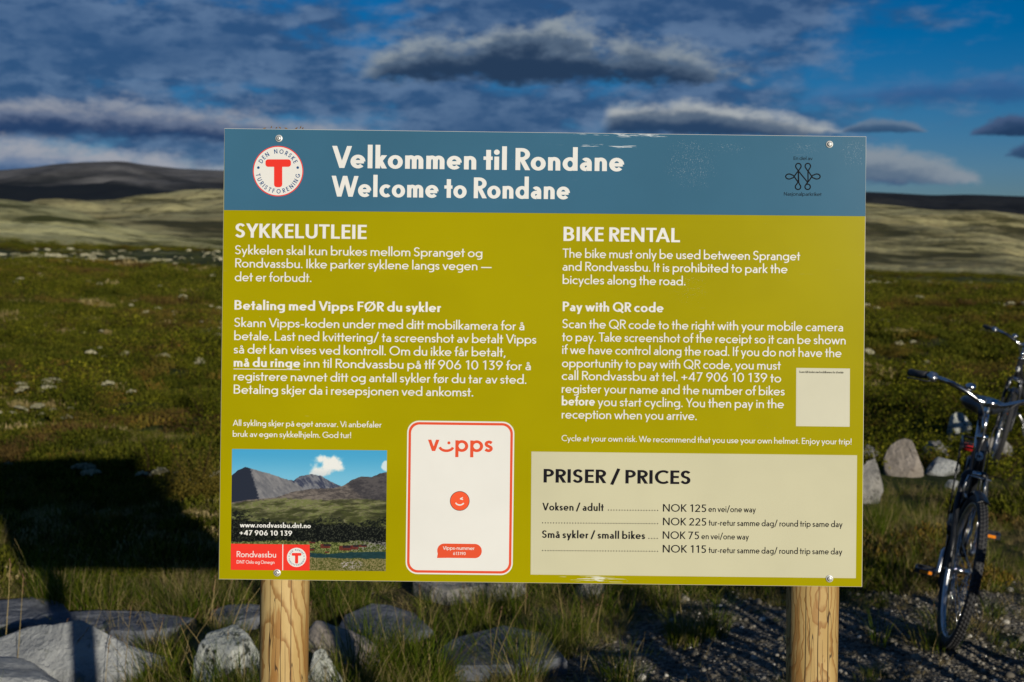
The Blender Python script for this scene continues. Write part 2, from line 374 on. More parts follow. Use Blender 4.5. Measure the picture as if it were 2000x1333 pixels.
m_leafy = leafmat('yellowing leaves', [(0.0, (0.060, 0.056, 0.010)), (0.5, (0.120, 0.096, 0.016)), (0.8, (0.170, 0.115, 0.018)), (1.0, (0.20, 0.08, 0.02))])
m_leafr = leafmat('rusty heath', [(0.0, (0.034, 0.024, 0.008)), (0.5, (0.075, 0.050, 0.014)), (0.8, (0.120, 0.070, 0.020)), (1.0, (0.13, 0.12, 0.03))])
m_heath = leafmat('heath sprigs', [(0.0, (0.012, 0.019, 0.002)), (0.5, (0.052, 0.060, 0.005)), (1.0, (0.155, 0.148, 0.015))])
m_grass = leafmat('grass blades', [(0.0, (0.022, 0.045, 0.003)), (0.5, (0.070, 0.105, 0.006)), (0.78, (0.150, 0.155, 0.016)), (1.0, (0.36, 0.29, 0.10))], trans=0.35)
m_dry = leafmat('dry grass', [(0.0, (0.16, 0.12, 0.045)), (0.6, (0.34, 0.26, 0.11)), (1.0, (0.46, 0.38, 0.20))], trans=0.3)
m_seed = leafmat('grass seed heads', [(0.0, (0.06, 0.03, 0.018)), (1.0, (0.16, 0.09, 0.055))], trans=0.2)
m_lichen = mat('reindeer lichen', rough=0.95, spec=0.1, build=lambda nt, b: (setc(b, ramp(noise(coords(), 40, 4, 0.7) * 0.8 + objrand() * 0.2, [(0.3, (0.12, 0.11, 0.06)), (0.6, (0.48, 0.45, 0.29))])), bump(b, noise(coords(), 60, 4, 0.7), 1.0, 0.02)))
m_twig = mat('twigs', (0.035, 0.022, 0.012), rough=0.95, spec=0.02)

def leafset(mb, n, dome, size, upr=0.35, mi=0, aspect=0.62):
    """n rhomb leaves spread through a lumpy dome (rx, ry, rz)"""
    for _ in range(n):
        a = random.uniform(0, 2 * math.pi); u = random.random(); rad = math.sqrt(random.random())
        lump = 0.75 + 0.25 * math.sin(a * 3 + 1.3) + 0.15 * math.sin(a * 7)
        h = (1 - rad ** 2) ** 0.5 * (0.35 + 0.65 * math.sqrt(u)) * lump
        p = Vector((dome[0] * rad * math.cos(a) * lump, dome[1] * rad * math.sin(a) * lump, dome[2] * h + 0.01))
        d = Vector((random.gauss(0, 1), random.gauss(0, 1), random.gauss(upr, 0.8))).normalized()
        s = d.cross(Vector((random.gauss(0, 1), random.gauss(0, 1), random.gauss(0, 1)))).normalized()
        L = size * random.uniform(0.6, 1.3); w = L * aspect
        mb.add([p, p + d * L * 0.5 + s * w * 0.5, p + d * L, p + d * L * 0.5 - s * w * 0.5], [(0, 1, 2, 3)], mi)
def shrub_mesh(name, m, n=420, size=0.016, dome=(0.24, 0.24, 0.22), upr=0.35, twigs=4):
    mb = MB(); leafset(mb, n, dome, size, upr)
    for _ in range(twigs):
        a = random.uniform(0, 6.28); q = random.uniform(0.2, 0.9)
        mb.tube([(0.02 * math.cos(a), 0.02 * math.sin(a), -0.02), (dome[0] * q * 0.5 * math.cos(a), dome[1] * q * 0.5 * math.sin(a), dome[2] * 0.5), (dome[0] * q * math.cos(a), dome[1] * q * math.sin(a), dome[2] * (1.05 - q * 0.6))], [0.004, 0.003, 0.0015], 3, mi=1)
    return mb.mesh(name, [m, m_twig], smooth=False)
def heath_mesh(name, m, n=150, h=0.13, rad=0.24):
    mb = MB()
    for _ in range(n):
        a = random.uniform(0, 6.28); q = rad * math.sqrt(random.random()); p = Vector((q * math.cos(a), q * math.sin(a), -0.01))
        H = h * random.uniform(0.4, 1.2) * (1.15 - 0.6 * (q / rad) ** 2); lean = Vector((random.gauss(0, 0.22), random.gauss(0, 0.22), 1)).normalized()
        for k in range(5):
            c = p + lean * H * (0.25 + 0.19 * k); b = random.uniform(0, 6.28); s = Vector((math.cos(b), math.sin(b), 0)); w = 0.011 * (1.1 - 0.12 * k)
            mb.add([c - s * w - lean * 0.008, c + s * w, c + lean * H * 0.24], [(0, 1, 2)])
    return mb.mesh(name, [m], smooth=False)
def grass_mesh(name, m, n=70, h=(0.12, 0.32), rad=0.06, w=0.004, droop=0.6, dry=0.15):
    mb = MB()
    for _ in range(n):
        a = random.uniform(0, 6.28); q = rad * math.sqrt(random.random()); p = Vector((q * math.cos(a), q * math.sin(a), -0.01))
        H = random.uniform(*h); b = a + random.gauss(0, 0.7); out_ = Vector((math.cos(b), math.sin(b), 0)); s = Vector((-math.sin(b + random.gauss(0, 0.8)), math.cos(b), 0)).normalized()
        l0 = random.uniform(0.05, 0.45); dr = droop * random.uniform(0.2, 1.2); vs = []
        for k in range(4):
            t = k / 3; c = p + Vector((0, 0, 1)) * H * (t - 0.42 * dr * t * t) + out_ * H * (l0 * t + dr * 0.6 * t * t); ww = w * (1 - 0.85 * t) * random.uniform(0.8, 1.1)
            vs += [c - s * ww / 2, c + s * ww / 2]
        mb.add(vs, [(0, 1, 3, 2), (2, 3, 5, 4), (4, 5, 7, 6)], 1 if random.random() < dry else 0)
    return mb.mesh(name, [m, m_dry], smooth=False)
def stalk_mesh(name, n=3, h=(0.22, 0.46)):
    mb = MB()
    for _ in range(n):
        a = random.uniform(0, 6.28); H = random.uniform(*h); k = random.uniform(0.1, 0.5); bx, by = 0.08 * math.cos(a * 3), 0.08 * math.sin(a * 2)
        pts = [Vector((bx + math.cos(a) * H * k * (t ** 1.6), by + math.sin(a) * H * k * (t ** 1.6), H * t * (1 - 0.12 * k * t))) for t in (0, 0.35, 0.7, 1)]
        mb.tube(pts, [0.0016, 0.0014, 0.0011, 0.0009], 3, mi=0)
        d = (pts[-1] - pts[-2]).normalized()
        for j in range(9):
            c = pts[-1] - d * (0.008 * j); e = Vector((random.gauss(0, 1), random.gauss(0, 1), 0.6)).normalized()
            mb.add([c, c + e * 0.006 + d * 0.008, c + d * 0.016], [(0, 1, 2)], 1)
    return mb.mesh(name, [m_dry, m_seed], smooth=False)
def lump_mesh(name, m, r=0.12, flat=0.5, seed=0, nl=60):
    mb = MB()
    for _ in range(nl):
        a = random.uniform(0, 6.28); q = r * math.sqrt(random.random()); rr = r * random.uniform(0.10, 0.24)
        mb.ball((q * math.cos(a), q * math.sin(a), r * flat * (1 - (q / r) ** 2) * random.uniform(0.4, 1)), (rr, rr, rr * 0.8), 4, 6)
    return mb.mesh(name, [m], smooth=True)
def pebble_mesh(name, m, seed):
    r_ = random.Random(seed); mb = MB(); mb.ball((0, 0, 0), (1, r_.uniform(0.6, 0.9), r_.uniform(0.4, 0.7)), 5, 7)
    mb.v = [tuple(c * (1 + r_.uniform(-0.16, 0.16)) for c in p) for p in mb.v]; return mb.mesh(name, [m], smooth=True)
def proto(me):
    o = bpy.data.objects.new(me.name, me); hidden.objects.link(o); return o

def scatter(name, protos, P, rot, scl, idx, label, cat):
    """one 'stuff' object: points carrying instances of small meshes"""
    n = len(P); me = bpy.data.meshes.new(name); me.vertices.add(n); me.vertices.foreach_set('co', np.asarray(P, np.float32).ravel())
    for nm, ty, fld, dat in (('rot', 'FLOAT_VECTOR', 'vector', rot), ('scl', 'FLOAT_VECTOR', 'vector', scl), ('idx', 'INT', 'value', idx)):
        at = me.attributes.new(nm, ty, 'POINT'); at.data.foreach_set(fld, np.asarray(dat, np.int32 if ty == 'INT' else np.float32).ravel())
    o = bpy.data.objects.new(name, me); C.objects.link(o); tag(o, label, cat, kind='stuff')
    t = bpy.data.node_groups.new(name, 'GeometryNodeTree'); t.interface.new_socket('Geometry', in_out='INPUT', socket_type='NodeSocketGeometry'); t.interface.new_socket('Geometry', in_out='OUTPUT', socket_type='NodeSocketGeometry')
    N = t.nodes.new; L = t.links.new; gi = N('NodeGroupInput'); go = N('NodeGroupOutput'); ip = N('GeometryNodeInstanceOnPoints'); gg = N('GeometryNodeGeometryToInstance')
    for p in reversed(protos):
        oi = N('GeometryNodeObjectInfo'); oi.inputs['Object'].default_value = p; oi.inputs['As Instance'].default_value = True; L(oi.outputs['Geometry'], gg.inputs[0])
    def na_(nm, ty):
        a = N('GeometryNodeInputNamedAttribute'); a.data_type = ty; a.inputs[0].default_value = nm; return a.outputs['Attribute']
    L(gi.outputs[0], ip.inputs['Points']); L(gg.outputs[0], ip.inputs['Instance']); ip.inputs['Pick Instance'].default_value = True
    L(na_('idx', 'INT'), ip.inputs['Instance Index']); L(na_('scl', 'FLOAT_VECTOR'), ip.inputs['Scale'])
    er = N('FunctionNodeEulerToRotation'); L(na_('rot', 'FLOAT_VECTOR'), er.inputs[0]); L(er.outputs[0], ip.inputs['Rotation'])
    L(ip.outputs[0], go.inputs[0]); md = o.modifiers.new('plants', 'NODES'); md.node_group = t
    return o
def polar_pts(n, r0, r1, amax=38, pw=1.0):
    """more points near the camera: density falls as r**-pw"""
    amax = 38; n = int(n * 1.5); u = rng.random(n)
    if pw == 2: r = r0 * (r1 / r0) ** u
    else: r = (r0 ** (2 - pw) + u * (r1 ** (2 - pw) - r0 ** (2 - pw))) ** (1 / (2 - pw))
    a = np.radians(rng.uniform(-amax, amax, n)); return r * np.sin(a), r * np.cos(a)
def place(x, y, smin, smax, nprot, grow=None, zs=1.0, tilt=0.15):
    n = len(x); s = rng.uniform(smin, smax, n)
    if grow is not None: s = s * grow
    P = np.stack([x, y, ground_z(x, y) - 0.005], 1)
    rot = np.stack([rng.normal(0, tilt, n), rng.normal(0, tilt, n), rng.uniform(0, 6.28, n)], 1)
    return P, rot, np.stack([s, s, s * zs], 1), rng.integers(0, nprot, n)
def gpos(px, py):
    """where the sight line through a pixel of the photograph meets the ground"""
    d = ray(px, py); t = -CAM_H / d.z
    for _ in range(12):
        p = Vector((0, 0, CAM_H)) + d * t; t += (float(ground_z(p.x, p.y)) - p.z) / d.z
    return Vector((0, 0, CAM_H)) + d * t
# clearings: places kept free of plants (stones stand there); filled below before scattering
STONES = []   # (x, y, radius)
def gravel_mask(x, y):
    w = (fbm(x * 0.9, y * 0.9, 3, 71) - 0.5) * 1.8
    return ss(x + w, 0.15, 0.9) * ss(-(y - w - x * 0.25), -6.9, -6.2)
def free(x, y, pad=0.0):
    k = np.ones(len(x), bool)
    for sx, sy, sr in STONES: k &= np.hypot(x - sx, (y - sy)) > sr + pad
    return k
def fl(x, y, k): return x[k], y[k]

# ------------------------------------------------------------------ stones
def stone_mat(name, c1, c2, spot, sc=8.0, spots=0.62):
    def b_(nt, b):
        p = coords(); n1 = noise(p, sc, 6, 0.65); n2 = noise(p, sc * 5, 5, 0.7); n3 = noise(p, sc * 0.6, 3, 0.5, 1.0)
        c = mixc(sstep(n1, 0.35, 0.65), tuple(0.85 * q for q in c1), tuple(0.85 * q for q in c2)); c = mixc(sstep(n2 * 0.5 + n3 * 0.5, spots - 0.05, spots + 0.04), c, spot)
        setc(b, c); bump(b, n1 * 2 + n2 * 1.4, 0.9, 0.022)
    return mat(name, rough=0.85, spec=0.12, build=b_)
m_st_pale = stone_mat('pale stone', (0.28, 0.29, 0.29), (0.42, 0.43, 0.42), (0.17, 0.18, 0.17), 7, 0.58)
m_st_lich = stone_mat('lichen covered stone', (0.48, 0.50, 0.44), (0.66, 0.67, 0.60), (0.035, 0.04, 0.032), 10, 0.53)
m_st_pink = stone_mat('pinkish stone', (0.30, 0.26, 0.215), (0.42, 0.365, 0.31), (0.16, 0.13, 0.11), 9, 0.60)
m_st_slate = stone_mat('slate slab', (0.11, 0.12, 0.14), (0.18, 0.19, 0.21), (0.09, 0.10, 0.115), 5, 0.60)
m_st_grey = stone_mat('grey stone', (0.26, 0.25, 0.23), (0.40, 0.38, 0.34), (0.10, 0.095, 0.085), 12, 0.57)
def rock_mesh(name, m, dims, seed, cuts=9, rough=0.10, flat_top=None, lean=(0, 0), taper=0.25):
    r_ = random.Random(seed); n, k = 40, 60; mb = MB(); mb.ball((0, 0, 0), 1, n, k)
    v = np.array(mb.v)
    for _ in range(cuts):
        d = np.array([r_.gauss(0, 1), r_.gauss(0, 1), r_.gauss(0.2, 0.8)]); d /= np.linalg.norm(d); lim = r_.uniform(0.50, 0.78)
        q = v @ d; v = v - np.outer(np.maximum(q - lim, 0) * 0.94, d)
    if flat_top: v[:, 2] = np.where(v[:, 2] > flat_top, flat_top + (v[:, 2] - flat_top) * 0.12, v[:, 2])
    s = seed * 7.7
    nn = (fbm(v[:, 0] * 1.6 + s, v[:, 1] * 1.6 + v[:, 2] * 1.3, 4, seed) - 0.5) * 2 + (fbm(v[:, 1] * 5 + s, v[:, 0] * 4 + v[:, 2] * 5, 4, seed + 3) - 0.5) * 0.9
    v = v * (1 + rough * nn)[:, None]
    v[:, :2] *= (1 - taper * np.clip(v[:, 2] + 0.1, 0, 1))[:, None]
    v[:, 0] += lean[0] * v[:, 2]; v[:, 1] += lean[1] * v[:, 2]
    mb.v = [tuple(p) for p in v * np.array(dims)]
    return mb.mesh(name, [m])
def stone(px, py, wpx, hpx, m, seed, label, name='rock', group=None, depth=None, sink=0.28, rz=None, clear=0.8, **kw):
    """px, py: where its foot meets the ground in the photograph; wpx x hpx: its size there"""
    p = gpos(px, py); dist = (p - Vector((0, 0, CAM_H))).length; k = dist / FPX
    w, h = wpx * k, hpx * k; dp = depth or w * 0.8
    o = bpy.data.objects.new(name, rock_mesh(name, m, (w / 2 * 1.08, dp / 2, h / 2 / (1 - sink) ), seed, **kw)); C.objects.link(o)
    o.location = (p.x, p.y + dp * 0.42, p.z + h / 2 / (1 - sink) * (1 - 2 * sink)); o.rotation_euler = (0, 0, random.uniform(-0.15, 0.15) if rz is None else rz)
    STONES.append((p.x, p.y + dp * 0.42, (w + dp) / 4 * clear)); return tag(o, label, 'rock' if name == 'rock' else 'stone slab', group)
GB = 'stones edging the parking place'
stone(125, 1350, 430, 118, m_st_pale, 3, 'large pale boulder with a sloping top in the bottom left corner', group=GB, depth=0.5, rough=0.10, lean=(-0.10, 0), taper=0.72, cuts=12)
stone(-40, 1395, 260, 70, m_st_pale, 31, 'low pale stone at the very bottom left edge', group=GB, depth=0.5)
stone(440, 1365, 190, 146, m_st_lich, 5, 'rounded boulder spotted with dark lichen, left of the left post', group=GB, rough=0.10, cuts=7, taper=0.2)
stone(668, 1345, 170, 132, m_st_pink, 8, 'pinkish boulder just right of the left post', group=GB, rough=0.09, lean=(-0.2, 0))
stone(628, 1375, 95, 95, m_st_lich, 12, 'small mottled stone at the foot of the pinkish boulder', group=GB)
stone(735, 1290, 70, 55, m_st_grey, 14, 'small grey stone half hidden in the tall grass', group=GB)
SL = 'slate slabs lying in the grass'
def slab(px, py, wpx, hpx, seed, label, rz=0.0, tilt=(0.0, 0.0), m=m_st_slate, thick=0.05):
    p = gpos(px, py); dist = (p - Vector((0, 0, CAM_H))).length; k = dist / FPX
    ang = math.asin(min(0.99, (CAM_H - p.z) / dist)); w = wpx * k; dp = hpx * k / math.sin(ang)
    r_ = random.Random(seed); n = 8; mb = MB(); ring = []
    for i in range(n):
        a = 2 * math.pi * i / n + r_.uniform(-0.25, 0.25); q = r_.uniform(0.74, 1.12); ring.append((q * math.cos(a) * w / 2, q * math.sin(a) * dp / 2))
    for z, s in ((-0.06, 1.0), (thick * 0.7, 1.0), (thick, 0.95)):
        for (a, b) in ring: mb.v.append((a * s, b * s, z))
    for l in range(2):
        for i in range(n): mb.f.append((l * n + i, l * n + (i + 1) % n, (l + 1) * n + (i + 1) % n, (l + 1) * n + i)); mb.m.append(0)
    # broken, slightly stepped top
    rows = 5; base = 2 * n; prev = list(range(base, base + n))
    for j in range(1, rows):
        s = 1 - j / rows; st = len(mb.v)
        for (a, b) in ring: mb.v.append((a * s * 0.95, b * s * 0.95, thick + r_.uniform(-0.004, 0.005)))
        for i in range(n): mb.f.append((prev[i], prev[(i + 1) % n], st + (i + 1) % n, st + i)); mb.m.append(0)
        prev = list(range(st, st + n))
    mb.f.append(tuple(prev)); mb.m.append(0)
    o = mb.build('stone_slab', m, smooth=False); o.location = (p.x, p.y, p.z + 0.01); o.rotation_euler = (tilt[0], tilt[1], rz)
    for q in (-0.3, 0, 0.3): STONES.append((p.x + q * w, p.y, min(w * 0.24, dp * 0.5)))
    return tag(o, label, 'stone slab', SL)
slab(20, 1222, 250, 48, 21, 'leftmost slate slab behind the large pale boulder', tilt=(0.06, 0))
slab(165, 1235, 250, 36, 22, 'long thin slate slab second from the left edge', rz=0.10, tilt=(0.05, 0))
slab(285, 1243, 170, 44, 23, 'slate slab between the pale boulder and the spotted boulder', rz=0.2)
slab(470, 1222, 120, 30, 24, 'slate slab behind the spotted boulder beside the left post', tilt=(0.05, 0))
slab(745, 1240, 190, 62, 25, 'slate slab behind the pinkish boulder', rz=-0.2, tilt=(0.03, 0.05))
slab(975, 1290, 270, 85, 26, 'large slate slab below the middle of the sign', rz=0.15)
slab(905, 1158, 240, 40, 27, 'flat grey slab seen just under the lower edge of the sign', tilt=(0.12, 0), m=m_st_grey, thick=0.08)
stone(1150, 1180, 70, 52, m_st_grey, 41, 'small grey stone in the grass under the sign, right of the flat grey slab', group=GB)
GR = 'row of stones behind the bicycles'
stone(1700, 985, 78, 88, m_st_grey, 51, 'grey stone partly hidden by the right edge of the sign', group=GR, rough=0.13, taper=0.08)
stone(1774, 932, 76, 68, m_st_pink, 52, 'tallest warm grey stone in the row behind the bicycles', group=GR, rough=0.08, cuts=4, taper=0.08)
stone(1838, 908, 60, 46, m_st_grey, 53, 'stone directly behind the tallest stone of the row, speckled', group=GR, taper=0.08)
stone(1842, 930, 66, 36, m_st_pale, 54, 'low pale stone between the tallest stone and the nearer bicycle', group=GR, taper=0.08)
stone(1878, 868, 50, 62, m_st_lich, 55, 'upright whitish stone behind the front fork of the nearer bicycle', group=GR, taper=0.08)
stone(1700, 905, 56, 36, m_st_grey, 56, 'small stone at the back of the row beside the sign edge', group=GR, taper=0.08)
stone(1960, 905, 70, 50, m_st_grey, 57, 'stone seen through the wheel of the farther bicycle', group=GR, taper=0.08)
stone(1862, 958, 34, 18, m_st_pale, 58, 'tiny pale stone in the grass in front of the row', group=GR, taper=0.08)
# ------------------------------------------------------------------ spread the plants
def bush(px, py, wpx, hpx, m, label, n=1500, leaf=0.013, seed=1):
    p = gpos(px, py); k = (p - Vector((0, 0, CAM_H))).length / FPX; w, h = wpx * k, hpx * k; random.seed(seed)
    rt = empty('bush', p, label, 'bush', 'bushes that stand out of the moor'); mb = MB()
    for q in range(7):
        sub = MB(); leafset(sub, n // 4, (w * random.uniform(0.22, 0.34), w * random.uniform(0.2, 0.3), h * random.uniform(0.6, 1.05)), leaf, 0.3); ox, oy = random.uniform(-0.28, 0.28) * w, random.uniform(-0.2, 0.25) * w
        mb.add([(a + ox, b + oy, c) for a, b, c in sub.v], sub.f)
    mb.build('foliage', m, rt, smooth=False); mb = MB()
    for q in range(9):
        a = random.uniform(0, 6.28); e = random.uniform(0.15, 0.45) * w
        mb.tube([(0.03 * math.cos(a), 0.03 * math.sin(a), -0.03), (e * 0.5 * math.cos(a), e * 0.5 * math.sin(a), h * 0.45), (e * math.cos(a), e * math.sin(a), h * random.uniform(0.6, 0.98))], [0.004, 0.0025, 0.0012], 4)
    tag(mb.build('twigs', m_twig, rt), kind='stuff'); STONES.append((p.x, p.y, w * 0.35))
bush(385, 985, 150, 150, m_leafy, 'yellow-green willow bush right of the sign\'s shadow, beside the left edge of the board', 2600, 0.016, 1)
bush(300, 935, 110, 90, m_leaf, 'low green bush at the top right corner of the sign\'s shadow', 1800, 0.015, 2)
bush(400, 820, 130, 80, m_leaf, 'dark green bush left of the board at the height of the body text', 1800, 0.016, 3)
bush(60, 600, 110, 34, m_leafr, 'rust-brown dwarf birch patch near the left edge of the picture', 1500, 0.03, 4)
bush(1840, 612, 70, 26, m_leafr, 'rust-brown bush far off on the right, above the handlebars', 1200, 0.03, 5)
bush(1900, 790, 130, 70, m_leaf, 'dark green scrub behind the handlebars of the nearer bicycle', 1800, 0.016, 6)
bush(1745, 700, 110, 40, m_leafy, 'yellowish low bush to the right of the board', 1200, 0.02, 7)
bush(300, 750, 120, 34, m_leafy, 'yellow-green patch of low willow among lichen on the left', 1400, 0.02, 8)
def build_plants():
    random.seed(11)
    sh = [proto(shrub_mesh('willow', m_leaf, 520, 0.017)), proto(shrub_mesh('willow', m_leaf, 420, 0.020, (0.28, 0.22, 0.17))), proto(shrub_mesh('birch', m_leafy, 420, 0.016, (0.24, 0.24, 0.18))), proto(shrub_mesh('heather', m_leafr, 420, 0.013, (0.24, 0.24, 0.13), 0.8))]
    he = [proto(heath_mesh('heath', m_heath)), proto(heath_mesh('heath', m_heath, 170, 0.09)), proto(heath_mesh('heath', m_leafr, 150, 0.10)), proto(heath_mesh('heath', m_leafy, 130, 0.10)), proto(heath_mesh('heath', m_dry, 110, 0.08))]
    gr = [proto(grass_mesh('tuft', m_grass)), proto(grass_mesh('tuft', m_grass, 90, (0.10, 0.26), 0.09, 0.0045, 0.9, 0.2)), proto(grass_mesh('tuft', m_grass, 50, (0.08, 0.18), 0.12, 0.0035, 0.4, 0.3)), proto(grass_mesh('tuft', m_dry, 45, (0.10, 0.26), 0.08, 0.0030, 1.0, 0.5))]
    st = [proto(stalk_mesh('stalk')), proto(stalk_mesh('stalk', 2, (0.20, 0.38)))]
    li = [proto(lump_mesh('lichen', m_lichen)), proto(lump_mesh('lichen', m_lichen, 0.16, 0.35))]
    pe_m = mat('gravel stones', rough=0.85, spec=0.25, build=lambda nt, b: setc(b, ramp(objrand(), [(0, (0.04, 0.037, 0.030)), (0.6, (0.13, 0.115, 0.09)), (0.94, (0.24, 0.22, 0.18)), (1, (0.55, 0.52, 0.45))])))
    pe = [proto(pebble_mesh('pebble', pe_m, i)) for i in range(3)]
    # kind of cover, from slow noise in the place itself
    def cover(x, y): return fbm(x * 0.42 + 3, y * 0.42, 3, 81), fbm(x * 0.25, y * 0.25 + 8, 3, 91)
    # leafy shrubs
    x, y = polar_pts(15000, 8.2, 70, pw=1.35); c1, c2 = cover(x, y); r = np.hypot(x, y)
    k = (c1 > 0.50) & (gravel_mask(x, y) < 0.2) & free(x, y, 0.1) & ((r > 10.2) | (x < -1.0) ) & ~((x > 1.8) & (r < 11.3))
    x, y = fl(x, y, k); r = np.hypot(x, y); c2 = c2[k]
    P, ro, sc, ix = place(x, y, 0.45, 1.45, 4, (0.55 + 1.0 * fbm(x * 1.2, y * 1.2, 2, 141)) * (0.9 + np.clip((r - 12) * 0.022, 0, 1.4)), zs=0.95)
    low = np.clip(0.55 + (r - 8.0) * 0.12, 0.5, 1.0); sc[:, 2] *= low
    ix = np.where(c2 > 0.60, np.where(rng.random(len(x)) < 0.55, 2, 3), np.where(rng.random(len(x)) < 0.84, rng.integers(0, 2, len(x)), 2))
    scatter('shrubs', sh, P, ro, sc, ix, 'low willow and dwarf birch scrub covering the moor', 'shrubs')
    # heath carpet
    x, y = polar_pts(30000, 7.2, 90, pw=1.3); c1, c2 = cover(x, y); r = np.hypot(x, y)
    k = (gravel_mask(x, y) < 0.25) & free(x, y, 0.08) & ((c1 < 0.60) | (r > 25)); x, y = fl(x, y, k); r = np.hypot(x, y); c2 = c2[k]
    P, ro, sc, ix = place(x, y, 0.5, 1.15, 4, (0.6 + 0.8 * fbm(x * 1.6, y * 1.6, 2, 151)) * (0.85 + np.clip((r - 10) * 0.03, 0, 2.6)), zs=0.75)
    ix = np.where(c2 > 0.60, rng.integers(2, 4, len(x)), rng.integers(0, 2, len(x))); ix = np.where(rng.random(len(x)) < 0.10, 3, ix)
    c3 = fbm(x * 0.33 + 40, y * 0.6, 4, 171); ix = np.where((c3 > 0.58) & (rng.random(len(x)) < 0.45), 4, ix)
    scatter('heath', he, P, ro, sc, ix, 'short heath and heather carpet over the moor', 'heath')
    # grass on the near verge, thinning into the gravel
    x, y = polar_pts(13500, 3.2, 13, 25, pw=1.2); gm = gravel_mask(x, y); c1, c2 = cover(x, y)
    cl = fbm(x * 2.2, y * 2.2, 3, 131); k = ((rng.random(len(x)) > gm * 0.97) | ((cl > 0.52) & (rng.random(len(x)) < 0.7))) & free(x, y, 0.05) & (c1 < 0.72); x, y = fl(x, y, k); gm = gm[k]
    P, ro, sc, ix = place(x, y, 0.45, 1.05, 4, (1 - 0.45 * gm) * np.where(y > 8.0, 0.6, 1.0) * (0.25 + 1.2 * fbm(x * 1.4, y * 1.4, 2, 161)), zs=0.72, tilt=0.3)
    scatter('grass', gr, P, ro, sc, np.where(rng.random(len(x)) < 0.3, 3, ix), 'rough grass growing between the stones and at the gravel edge', 'grass')
    # tall tufts and dry stalks by the posts
    T = [(720, 1330, 1.5), (690, 1345, 1.3), (770, 1320, 1.4), (800, 1345, 1.4), (850, 1335, 1.2), (640, 1360, 1.1), (420, 1390, 1.3), (480, 1375, 1.2), (1040, 1310, 1.2), (1075, 1290, 1.1), (1010, 1325, 1.0), (1110, 1250, 1.1),
         (120, 1180, 1.3), (150, 1195, 1.2), (200, 1200, 1.1), (90, 1190, 1.0), (250, 1185, 1.0), (1340, 1262, 0.9), (1390, 1250, 0.9), (1360, 1245, 0.8), (1250, 1190, 0.9), (1190, 1200, 1.0), (940, 1220, 1.0), (1000, 1205, 1.0), (880, 1240, 1.0), (1770, 1255, 0.9), (1710, 1050, 1.0), (1740, 1030, 0.9), (560, 1370, 1.2), (330, 1330, 1.0), (1240, 1340, 1.0), (610, 1190, 0.9), (650, 1185, 0.9), (700, 1190, 1.0)]
    q = [gpos(a, b) for a, b, _ in T for _r in range(3)]; n = len(q); x = np.array([p.x for p in q]) + rng.normal(0, 0.05, n); y = np.array([p.y for p in q]) + rng.normal(0, 0.06, n)
    P, ro, sc, ix = place(x, y, 0.7, 1.0, 2, np.array([t[2] for t in T for _r in range(3)]), tilt=0.1)
    scatter('grass', gr, P, ro, sc, ix, 'tall green tufts by the posts and boulders', 'grass')
    T = [(330, 1340), (100, 1290), (395, 1340), (470, 1300), (260, 1350), (540, 1400), (700, 1360), (900, 1330), (1060, 1330), (1330, 1290), (1400, 1280), (1760, 1290), (1790, 1250), (1120, 1250), (980, 1230), (180, 1250), (620, 1230), (60, 1350), (420, 1270), (200, 1370), (780, 1240)]
    q = [gpos(a, b) for a, b in T]; n = len(q); x = np.array([p.x for p in q]) + rng.normal(0, 0.12, n); y = np.array([p.y for p in q]) + rng.normal(0, 0.1, n)
    P, ro, sc, ix = place(x, y, 0.7, 1.2, 2, tilt=0.12)
    scatter('dry_grass', st, P, ro, sc, ix, 'thin dry grass stalks with reddish seed heads', 'dry grass')
    # pale lichen cushions
    x, y = polar_pts(9000, 9.5, 200, pw=1.15); c = fbm(x * 0.5, y * 0.8, 3, 101); k = (c > np.where(x < 0, 0.635, 0.69)) & free(x, y, 0.05); x, y = fl(x, y, k)
    P, ro, sc, ix = place(x, y, 0.2, 0.75, 2, 0.5 + np.clip(np.hypot(x, y) * 0.02, 0, 4)); P[:, 2] += 0.06 + 0.06 * np.clip(np.hypot(x, y) / 25, 0, 2)
    scatter('lichen', li, P, ro, sc, ix, 'pale reindeer lichen cushions dotted over the moor', 'lichen')
    n = 6300; r = rng.uniform(95, 190, n); a = np.radians(rng.uniform(-38, 38, n)); x, y = r * np.sin(a), r * np.cos(a); c = fbm(x * 0.05, y * 0.12, 3, 111); k = c > 0.50; x, y = fl(x, y, k)
    P, ro, sc, ix = place(x, y, 2.0, 6.5, 2, zs=0.55)
    scatter('lichen', li, P, ro, sc, ix, 'pale band of lichen and scrub across the far side of the plain', 'lichen')
    # far scrub
    n = 16000; x, y = polar_pts(n, 60, 420, 25, pw=1.5); c = fbm(x * 0.03, y * 0.05, 4, 121); k = c > 0.44; x, y = fl(x, y, k); r = np.hypot(x, y)
    P, ro, sc, ix = place(x, y, 1.8, 4.2, 4, 0.7 + np.clip(r / 200, 0, 2), zs=0.55); ix = np.where(rng.random(len(x)) < 0.75, rng.integers(0, 2, len(x)), rng.integers(2, 4, len(x)))
    scatter('shrubs', sh, P, ro, sc, ix, 'distant scrub reading as dark green bands on the plain', 'shrubs')
    # gravel
    x, y = polar_pts(50000, 3.2, 8.5, 25, pw=1.0); gm = gravel_mask(x, y); k = rng.random(len(x)) < gm * 0.95 + 0.03; x, y = fl(x, y, k)
    s = 0.003 + 0.010 * rng.random(len(x)) ** 3; big = rng.random(len(x)) < 0.012; s = np.where(big, s + 0.014, s)
    P = np.stack([x, y, ground_z(x, y) + s * 0.2], 1); ro = rng.normal(0, 0.3, (len(x), 3)); ro[:, 2] = rng.uniform(0, 6.28, len(x))
    scatter('gravel', pe, P, ro, np.stack([s, s, s], 1), rng.integers(0, 3, len(x)), 'loose grey gravel on the trodden ground below the sign', 'gravel')
build_plants()

